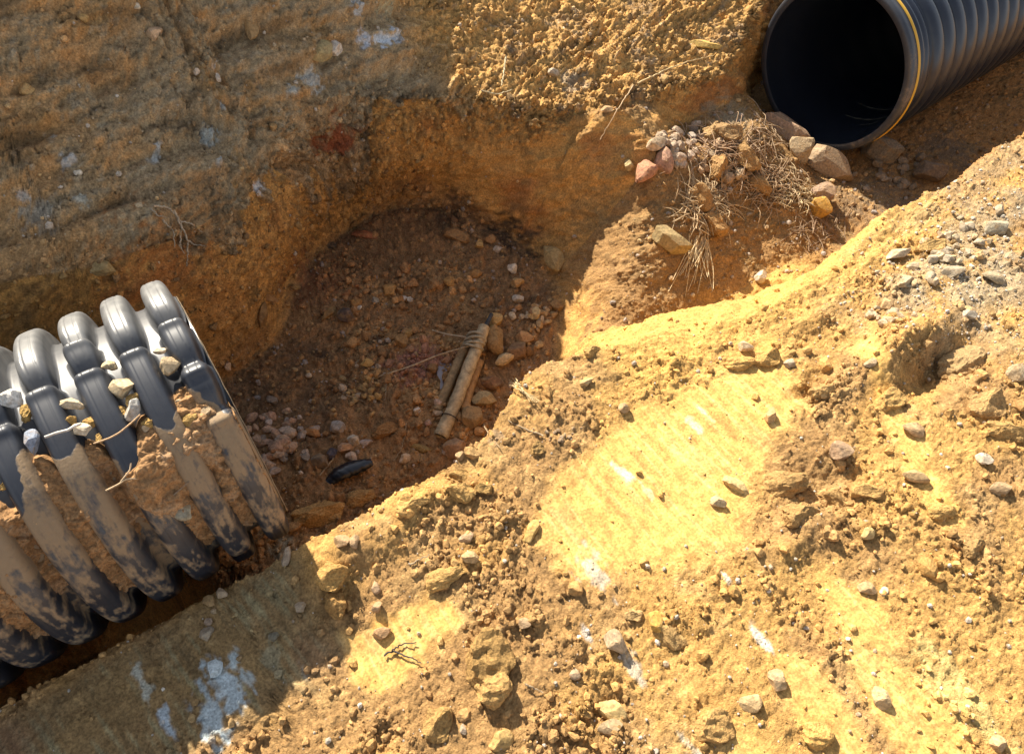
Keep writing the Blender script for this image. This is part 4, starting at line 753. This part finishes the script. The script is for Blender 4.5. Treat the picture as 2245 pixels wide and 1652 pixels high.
# wet patch beside the sticks
M_wet, ntw, bw = new_mat('puddle_water'); bw.inputs['Base Color'].default_value = (.20, .16, .17, 1); bw.inputs['Roughness'].default_value = .12; bw.inputs['Specular IOR Level'].default_value = .6
nw = noise_node(ntw, 60, 3, .5); bpw = nn(ntw, 'ShaderNodeBump'); bpw.inputs['Strength'].default_value = .25; bpw.inputs['Distance'].default_value = .003; ntw.links.new(nw.outputs['Fac'], bpw.inputs['Height']); ntw.links.new(bpw.outputs[0], bw.inputs['Normal'])
pw, nw_, _ = at(975, 825); a = np.linspace(0, 2 * np.pi, 40, endpoint=False); rr = 1 + .25 * np.sin(3 * a + 1) + .15 * np.sin(5 * a)
ring = np.stack([pw[0] + .03 * rr * np.cos(a) + .035 * np.sin(a), pw[1] + .065 * rr * np.sin(a) + .01 * np.cos(a), np.full(40, pw[2] + .009)], 1)
V = np.concatenate([[ring.mean(0)], ring]); Fp = np.array([[0, 1 + i, 1 + (i + 1) % 40] for i in range(40)])
tag(link('puddle', mesh_np('puddle', V, Fp), M_wet), 'small lilac grey wet puddle left of the tied sticks', 'puddle', kind='structure')

# ------------------------------------------------------------------ corrugated pipes
def hdpe(name, dust=True, base=(.009, .013, .024), rough=.38):
    m, nt, b = new_mat(name); L = nt.links.new
    geo = nn(nt, 'ShaderNodeTexCoord'); vec = geo.outputs['Object']
    at_ = nn(nt, 'ShaderNodeAttribute', attribute_name='dust')
    n1 = noise_node(nt, 9, 8, .68, vec); n2 = noise_node(nt, 90, 5, .7, vec)
    mp = nn(nt, 'ShaderNodeMapping'); mp.inputs['Scale'].default_value = (80, 6, 6); L(vec, mp.inputs[0]); n3 = noise_node(nt, 1, 4, .6, mp.outputs[0])
    ad = nn(nt, 'ShaderNodeMath', operation='MULTIPLY_ADD'); L(n2.outputs['Fac'], ad.inputs[0]); ad.inputs[1].default_value = .45; L(n1.outputs['Fac'], ad.inputs[2])
    a2 = nn(nt, 'ShaderNodeMath', operation='MULTIPLY_ADD'); L(n3.outputs['Fac'], a2.inputs[0]); a2.inputs[1].default_value = .38; L(ad.outputs[0], a2.inputs[2])
    su = nn(nt, 'ShaderNodeMath', operation='ADD'); L(a2.outputs[0], su.inputs[0]); L(at_.outputs['Fac'], su.inputs[1])
    rp = nn(nt, 'ShaderNodeMapRange'); L(su.outputs[0], rp.inputs[0]); rp.inputs[1].default_value = 1.20; rp.inputs[2].default_value = 1.52
    cr = nn(nt, 'ShaderNodeMix', data_type='RGBA'); L(n2.outputs['Fac'], cr.inputs[0]); cr.inputs[6].default_value = (.24, .16, .09, 1); cr.inputs[7].default_value = (.34, .235, .13, 1)
    thin = nn(nt, 'ShaderNodeMapRange'); L(n1.outputs['Fac'], thin.inputs[0]); thin.inputs[1].default_value = .35; thin.inputs[2].default_value = .75; thin.inputs[3].default_value = .015 if name == 'black_plastic' else 0; thin.inputs[4].default_value = .09 if name == 'black_plastic' else .05
    fa = nn(nt, 'ShaderNodeAttribute', attribute_name='sheen_film'); fs = nn(nt, 'ShaderNodeMath', operation='ADD'); L(thin.outputs[0], fs.inputs[0]); L(fa.outputs['Fac'], fs.inputs[1])
    c0 = nn(nt, 'ShaderNodeMix', data_type='RGBA'); L(fs.outputs[0], c0.inputs[0]); c0.inputs[6].default_value = (*base, 1); c0.inputs[7].default_value = (.42, .41, .38, 1)
    mx = nn(nt, 'ShaderNodeMix', data_type='RGBA'); L(rp.outputs[0], mx.inputs[0]); L(c0.outputs[2], mx.inputs[6]); L(cr.outputs[2], mx.inputs[7]); L(mx.outputs[2], b.inputs['Base Color'])
    rr = nn(nt, 'ShaderNodeMapRange'); L(rp.outputs[0], rr.inputs[0]); rr.inputs[3].default_value = rough; rr.inputs[4].default_value = .9; L(rr.outputs[0], b.inputs['Roughness'])
    b.inputs['Specular IOR Level'].default_value = .75 if name == 'black_plastic' else .6
    hh = nn(nt, 'ShaderNodeMath', operation='MULTIPLY'); L(rp.outputs[0], hh.inputs[0]); L(n2.outputs['Fac'], hh.inputs[1])
    h2 = nn(nt, 'ShaderNodeMath', operation='MULTIPLY_ADD'); L(n3.outputs['Fac'], h2.inputs[0]); h2.inputs[1].default_value = .12; L(hh.outputs[0], h2.inputs[2])
    bp = nn(nt, 'ShaderNodeBump'); bp.inputs['Strength'].default_value = .5; bp.inputs['Distance'].default_value = .004; L(h2.outputs[0], bp.inputs['Height']); L(bp.outputs[0], b.inputs['Normal'])
    return m
M_hdpe = hdpe('black_plastic', rough=.46); M_hdpe2 = hdpe('black_plastic_ribbed', base=(.008, .013, .026), rough=.33)
def lathe(name, prof, n, mat, parent, fn=None, dustf=None, a0=0., a1=360., sheenf=None):
    """profile of (x, r) points turned about the X axis; fn(x, angle, r) may deform the radius"""
    prof = np.array(prof, float); full = a1 - a0 >= 359.9
    th = np.radians(np.linspace(a0, a1, n, endpoint=not full)); X = np.tile(prof[:, :1], (1, n)); Rr = np.tile(prof[:, 1:2], (1, n)); T = np.tile(th[None], (len(prof), 1))
    if fn: X, Rr = fn(X, T, Rr)
    V = np.stack([X, Rr * np.cos(T), Rr * np.sin(T)], -1).reshape(-1, 3); F = grid_faces(len(prof), n, full)
    me = mesh_np(name, V, F[:, ::-1])
    a = me.attributes.new('dust', 'FLOAT', 'POINT'); dv = dustf(X, T, Rr).reshape(-1) if dustf else np.zeros(len(V)); a.data.foreach_set('value', dv.astype(np.float32))
    fl = me.attributes.new('sheen_film', 'FLOAT', 'POINT'); fl.data.foreach_set('value', (sheenf(X, T, Rr).reshape(-1) if sheenf else np.zeros(len(V))).astype(np.float32))
    return link(name, me, mat, parent)
def rib_profile(x0, x1, pitch, first, crest, valley, wid, step=.0018, ex=3.0):
    """rounded ribs between x0 and x1; 'first' is the centre of one rib"""
    x = np.arange(x0, x1, step); u = np.abs(((x - first + pitch / 2) % pitch) - pitch / 2) / (wid / 2)
    k = np.clip(1 - u ** ex, 0, 1) ** (1 / 3.0)
    foot = np.clip(1 - np.clip(u - 1, 0, None) / .28, 0, 1) ** 2 * .10
    return np.stack([x, valley + (crest - valley) * np.maximum(k, foot)], 1)

# --- cut pipe in the lower left
cut = root_empty('corrugated_pipe', (0, 0, -.37)); tag(cut, 'black corrugated pipe with dented ribs caked in brown mud at the lower left', 'pipe', 'corrugated drain pipes in the trench')
PITCH = .0975; FIRST = -.012
prof = rib_profile(-1.9, .0295, PITCH, FIRST, .372, .316, .067, ex=4.0)
DENTS = [(0, 84, .034, 3.6), (0, 106, .018, 3.6), (0, 125, .020, 3.6), (1, 90, .034, 3.6), (2, 76, .020, 3.4), (2, 91, .035, 3.6), (3, 90, .036, 4.0), (4, 98, .03, 4), (6, 90, .03, 4), (9, 80, .03, 4), (1, 200, .01, 4)]
def dent(X, T, Rr):
    deg = np.degrees(T) % 360; k = np.round((FIRST - X) / PITCH)
    crest = np.clip((Rr - .318) / .054, 0, 1)
    for (i, a, dep, wd) in DENTS:
        q = deg - a
        g = np.where(q > 0, np.exp(-(np.abs(q) / (wd * .55)) ** 2), np.exp(-(np.abs(q) / (wd * 1.5)) ** 1.5))
        Rr = Rr - dep * g * (k == i) * crest
        Rr = Rr + .006 * np.exp(-((q - wd * 1.3) / (wd * .5)) ** 2) * (k == i) * crest
        X = X + (FIRST - i * PITCH - X) * .22 * g * (k == i)
    Rr = Rr + .002 * np.sin(T * 3 + X * 9) - .0010 * (np.abs(np.abs(((X - FIRST + PITCH / 2) % PITCH) - PITCH / 2) - .011) < .0022) * crest
    return X, Rr
def dust_cut(X, T, Rr):
    deg = (np.degrees(T) + 360) % 360; xx = X
    edge = 122 + 7 * np.sin(xx * 23) + 5 * np.sin(xx * 57 + 1)
    edge = edge + 9 * fbm(X * 14, T * 7, 4, 310)
    d_ = ss(edge - 1.5, edge + 1.5, deg) * .68 - .36 * ss(140, 164, deg) - .1 * ss(185, 200, deg)
    q1 = fbm(X * 30, T * 4, 4, 300); q2 = fbm(X * 90, T * 12, 3, 304)
    d_ = d_ + (.55 * q1 + .45 * q2) * (.5 + .5 * ss(135, 150, deg)) * ss(edge + 2, edge + 14, deg) * ss(215, 195, deg) + 0
    return d_ + .15 * (Rr < .33) * ss(90, 120, deg)
def sheen_cut(X, T, Rr):                                  # sunny sheen painted as pale grey on the pipe's crown, with thin dust
    deg = (np.degrees(T) + 360) % 360; return np.clip(ss(104, 62, deg + 10 * fbm(X * 20, T * 5, 3, 320)) * (.31 + .2 * fbm(X * 50, T * 9, 3, 322)) + .10 * (Rr < .33) * fbm(X * 60, T * 40, 2, 325), 0, .8) * (.35 + .65 * ss(.32, .35, Rr))
lathe('pipe_wall', prof, 900, M_hdpe, cut, dent, dust_cut, sheenf=sheen_cut).location = (0, 0, .37)
ip = [(x, .298) for x in np.linspace(-1.9, .029, 20)]
lathe('liner', ip[::-1], 160, M_hdpe2, cut).location = (0, 0, .37)
M_burr = soil_mat('cut_plastic', 'OBJ', bump=.6, dist=.002, rough=.8)
o_ = lathe('cut_edge', [(.029, .298), (.031, .300), (.031, .317), (.029, .3187)], 900, M_burr, cut, lambda X, T, Rr: (X + .0012 * pnoise(T * 9, T * 0 + 3, 5), Rr))
o_.location = (0, 0, .37); o_.color = (.26, .20, .13, 1)
# mud packed between and over the ribs
nA_, nX_ = 420, 520
xa = np.linspace(-1.25, .022, nX_); ta = np.linspace(112, 184, nA_); XM, TM = np.meshgrid(xa, ta, indexing='ij')
kk = (XM - FIRST) / PITCH; ribi = np.round(-kk); u_ = XM * 1.0; v_ = np.radians(TM) * .36
m1 = fbm(u_ * 9, v_ * 9, 4, 200); m2 = fbm(u_ * 45, v_ * 45, 4, 204); mr = fbm(u_ * 5 + 3, v_ * 14, 4, 209)
edge = 119 + 6 * np.sin(XM * 23) + 5 * np.sin(XM * 57 + 1) + m1 * 10
valley_open = np.exp(-((XM + .255 + .0) / .022) ** 2) * ss(122, 128, TM) + np.exp(-((XM + .452) / .026) ** 2) * ss(128, 136, TM) * .8
depth = .350 + .022 * m1 + .008 * m2 + .010 * fbm(u_ * 20, v_ * 20, 3, 219) + .040 * np.exp(-((XM + .195) / .06) ** 2 - ((TM - 137) / 13) ** 2) + .010 * np.exp(-((XM + .06) / .05) ** 2 - ((TM - 128) / 8) ** 2)
depth += .014 * np.exp(-((XM + .64) / .2) ** 2 - ((TM - 140) / 20) ** 2)
depth -= .05 * ss(5, -3, TM - edge) + .045 * valley_open + ss(160, 180, TM + 8 * m1 + 12 * mr) * .022
mw = fbm(u_ * 30, v_ * 30, 2, 216) * .4; ma, mb, mcid = worley(u_ * 38 + mw, v_ * 38 + mw, 217); depth += ss(0, .3, mb - ma) * (.007 * mcid + .012 * worley.tilt) * ss(-.2, .2, m1) + .004 * fbm(u_ * 90, v_ * 90, 2, 218)
VM = np.stack([XM, depth * np.cos(np.radians(TM)), depth * np.sin(np.radians(TM))], -1).reshape(-1, 3)
mc = np.array((.37, .205, .09)) * (1 + .35 * m1 + .3 * m2)[..., None]; mc = mc * (1 - ss(.1, .5, m1 + m2 * .4)[..., None] * .35) + np.array((.40, .30, .20)) * ss(.1, .5, m1 + .4 * m2)[..., None] * .35
mud = link('caked_mud', mesh_np('caked_mud', VM, grid_faces(nX_, nA_)[:, ::-1], mc.reshape(-1, 3)), M_clod, cut); mud.location = (0, 0, .37); mud['label'] = 'brown mud caked between the pipe ribs'
# stones resting on the pipe: pixel, meets cylinder of radius r
def on_cyl(px, py, rad):
    r = R @ nrm((px - CX, -(py - CY), -F_PX)); o = CAM; a = r[1] ** 2 + r[2] ** 2; b = 2 * (o[1] * r[1] + o[2] * r[2]); c = o[1] ** 2 + o[2] ** 2 - rad ** 2
    D = max(0, b * b - 4 * a * c); t = (-b - math.sqrt(D)) / 2 / a; p = o + t * r; return p, nrm((0, p[1], p[2])), t
for (px, py, a, b, an, c_, lab, rad) in [
    (375, 808, 48, 42, 0, (.58, .46, .30), 'tan cube shaped stone lodged between the last two ribs of the muddy pipe', .335),
    (270, 853, 52, 46, -10, (.60, .50, .34), 'largest cream stone resting between the second and third ribs', .345),
    (293, 900, 32, 50, 0, (.46, .47, .48), 'upright blue grey stone below the largest cream stone on the pipe', .350),
    (160, 888, 56, 28, 5, (.56, .48, .36), 'flat pointed cream stone between the third and fourth ribs', .345),
    (242, 805, 34, 22, 10, (.52, .44, .30), 'small tan stone wedged above the black gap between two ribs', .335),
    (352, 772, 30, 14, 10, (.60, .55, .46), 'thin pale stone chip above the tan cube stone', .335),
    (28, 876, 50, 40, 0, (.75, .76, .78), 'bright white stone at the left edge of the picture on the pipe', .350),
    (75, 970, 34, 54, 22, (.22, .27, .38), 'dark blue grey pointed stone on the muddy pipe', .355),
    (182, 942, 40, 26, -10, (.62, .56, .46), 'pale flat stone between the mud and a dark rib', .355),
    (398, 948, 26, 18, 0, (.42, .35, .24), 'small rounded tan stone set in the pipe mud', .352),
    (455, 905, 36, 30, 20, (.42, .33, .22), 'brownish stone in the mud beside the last rib', .345),
    (378, 932, 24, 30, 0, (.34, .28, .19), 'grey brown stone in the mud left of the last rib', .345),
    (400, 1120, 40, 36, 10, (.33, .32, .26), 'round greenish stone buried in the mud lower on the pipe', .352),
    (395, 880, 20, 16, 0, (.45, .36, .25), 'small brown pebble under the tan cube stone', .340),
    (320, 940, 20, 16, 0, (.5, .4, .28), 'small tan pebble beside the upright blue grey stone', .350)]:
    stone(px, py, a * .86, b * .86, an, c_, lab, .8, .18, hit=on_cyl(px, py, rad))
sun_dirt = [(115, 905), (60, 905), (205, 925), (230, 955), (330, 930), (420, 920), (300, 880), (15, 1010), (20, 1060), (265, 905), (340, 850), (150, 930)]
for i, (px, py) in enumerate(sun_dirt):
    o = stone(px, py, rng.uniform(24, 44), rng.uniform(18, 30), rng.uniform(0, 90), (.50, .34, .13), 'crumb of golden soil along the sunlit edge of the mud on the pipe', .6, .25, name='soil_clod', cat='clod', group='soil crumbs along the mud edge', kind='clod', hit=on_cyl(px, py, .347))
def cyl_strand(pix, rad, r, label, colr):
    rad = rad * .65; pts = [on_cyl(q[0], q[1], r + (q[2] if len(q) > 2 else 0))[0] for q in pix]; s = spline(pts, 8 * len(pts)); o = link('dead_root', tubes_mesh('dead_root', [tube(s, rad, 5)]), M_straw); o.color = (*colr, 1); return tag(o, label, 'root')
cyl_strand([(98, 958), (125, 948), (150, 942), (160, 935), (178, 928)], .0045, .392, 'pale kinked root lying across the dark rib', (.62, .58, .52))
cyl_strand([(205, 972), (240, 960), (262, 948), (290, 925), (308, 908)], .0028, .378, 'thin reddish root along the mud edge on the pipe', (.55, .36, .2))
cyl_strand([(232, 1075), (262, 1060), (275, 1050), (305, 1048)], .0030, .385, 'small forked orange root on the muddy pipe', (.58, .42, .25))
cyl_strand([(265, 1055), (285, 1030), (287, 1015)], .0024, .385, 'short side branch of the forked orange root', (.55, .4, .25))
cyl_strand([(356, 1000), (360, 1060)], .002, .375, 'single pale rootlet on the mud between the ribs', (.55, .48, .4))
cyl_strand([(335, 1120), (380, 1085), (415, 1055)], .002, .372, 'long faint rootlet on the lower mud', (.35, .25, .16))

# --- open pipe in the upper right
AZ, EL = math.radians(5), math.radians(-2.0)
mouth = root_empty('corrugated_pipe', (2.815, .372, -.114)); tag(mouth, 'clean black corrugated drain pipe with open mouth and yellow stripe behind the collar', 'pipe', 'corrugated drain pipes in the trench')
mouth.rotation_euler = Euler((0, -EL, AZ)); 
P2 = []
def seg(x0, x1, rr): return [(x, r_) for x, r_ in zip(np.linspace(x0, x1, len(rr)), rr)]
P2 += [(.062, .348), (.065, .338), (.078, .336), (.084, .340), (.092, .348), (.102, .349), (.110, .342), (.115, .338), (.122, .345), (.132, .349), (.142, .346), (.150, .338), (.158, .333)]
x = np.arange(.166, 4.2, .004); u = np.abs(((x - .215 + .043) % .086) - .043) / .041; P2 += list(zip(x, .325 + .032 * np.clip(1 - u ** 2.6, 0, 1) ** .5))
def dust_open(X, T, Rr):
    deg = (np.degrees(T) + 360) % 360; return .38 * ss(175, 235, deg)
lathe('ribbed_wall', P2, 200, M_hdpe2, mouth, None, dust_open)
lathe('collar', [(-.002, .328), (-.005, .334), (-.005, .350), (0, .3585), (.010, .361), (.024, .358), (.038, .357), (.046, .360), (.058, .358), (.062, .348)], 240, M_hdpe, mouth, None, lambda X, T, Rr: .14 + .12 * ss(0, -1, np.cos(T)) + 0 * X)
M_yel, nty, by = new_mat('yellow_paint'); ny_n = noise_node(nty, 40, 5, .7); mixy = nn(nty, 'ShaderNodeMix', data_type='RGBA'); rm = nn(nty, 'ShaderNodeMapRange'); nty.links.new(ny_n.outputs['Fac'], rm.inputs[0]); rm.inputs[1].default_value = .60; rm.inputs[2].default_value = .72
nty.links.new(rm.outputs[0], mixy.inputs[0]); mixy.inputs[6].default_value = (.66, .38, .04, 1); mixy.inputs[7].default_value = (.30, .22, .10, 1); nty.links.new(mixy.outputs[2], by.inputs['Base Color']); by.inputs['Roughness'].default_value = .5
lathe('stripe', [(.040, .3585), (.042, .3620), (.047, .3632), (.052, .3616), (.054, .3575)], 240, M_yel, mouth)
M_in, nti, bi_ = new_mat('pipe_inside'); bi_.inputs['Base Color'].default_value = (.010, .013, .020, 1); bi_.inputs['Roughness'].default_value = .28
lathe('liner', [(-.002, .328), (.02, .322), (.10, .320), (.11, .314), (.16, .313), (.17, .309), (.30, .309)] + [(x, .306 + .0022 * math.sin(x * 40)) for x in np.linspace(.32, 4.2, 80)], 200, M_in, mouth)
# pale silt streaks lying in the invert
for k, (x0, a0_, a1_, w_) in enumerate(((.26, 214, 262, .007), (.40, 222, 268, .006), (.19, 212, 240, .004))):
    n = 40; th = np.radians(np.linspace(a0_, a1_, n)); wv = w_ * (np.sin(np.linspace(.05, math.pi - .05, n)) ** .5) * (1 + .4 * np.sin(np.arange(n) * .7 + k))
    V = np.concatenate([np.stack([x0 + sg * wv, .3035 * np.cos(th), .3035 * np.sin(th)], 1) for sg in (-1, 1)])
    o = link('silt_streak', mesh_np('silt_streak', V, np.array([[i, i + 1, i + 41, i + 40] for i in range(39)])), M_straw, mouth); o.color = (.13, .12, .09, 1)

# ------------------------------------------------------------------ black plastic scrap in the pit
ps, ns, ts = at(768, 1035)
s = spline([ps + (-.075, .0, .01), ps + (-.03, .005, .028), ps + (.03, -.005, .03), ps + (.075, -.01, .012)], 24)
V, Q, T = tube(s, .028 * np.sin(np.linspace(.35, math.pi - .3, 24)) ** .6, 14); V = V + .002 * rng.normal(size=V.shape); V[:, 2] = ps[2] + (V[:, 2] - ps[2]) * .6
T = np.concatenate([Q[:, [0, 1, 2]], Q[:, [0, 2, 3]], T])
tag(link('plastic_scrap', mesh_np('plastic_scrap', V, T), M_in), 'curved glossy black plastic scrap in the gravel at the bottom of the pit', 'plastic scrap')
print('objects', len(bpy.data.objects))
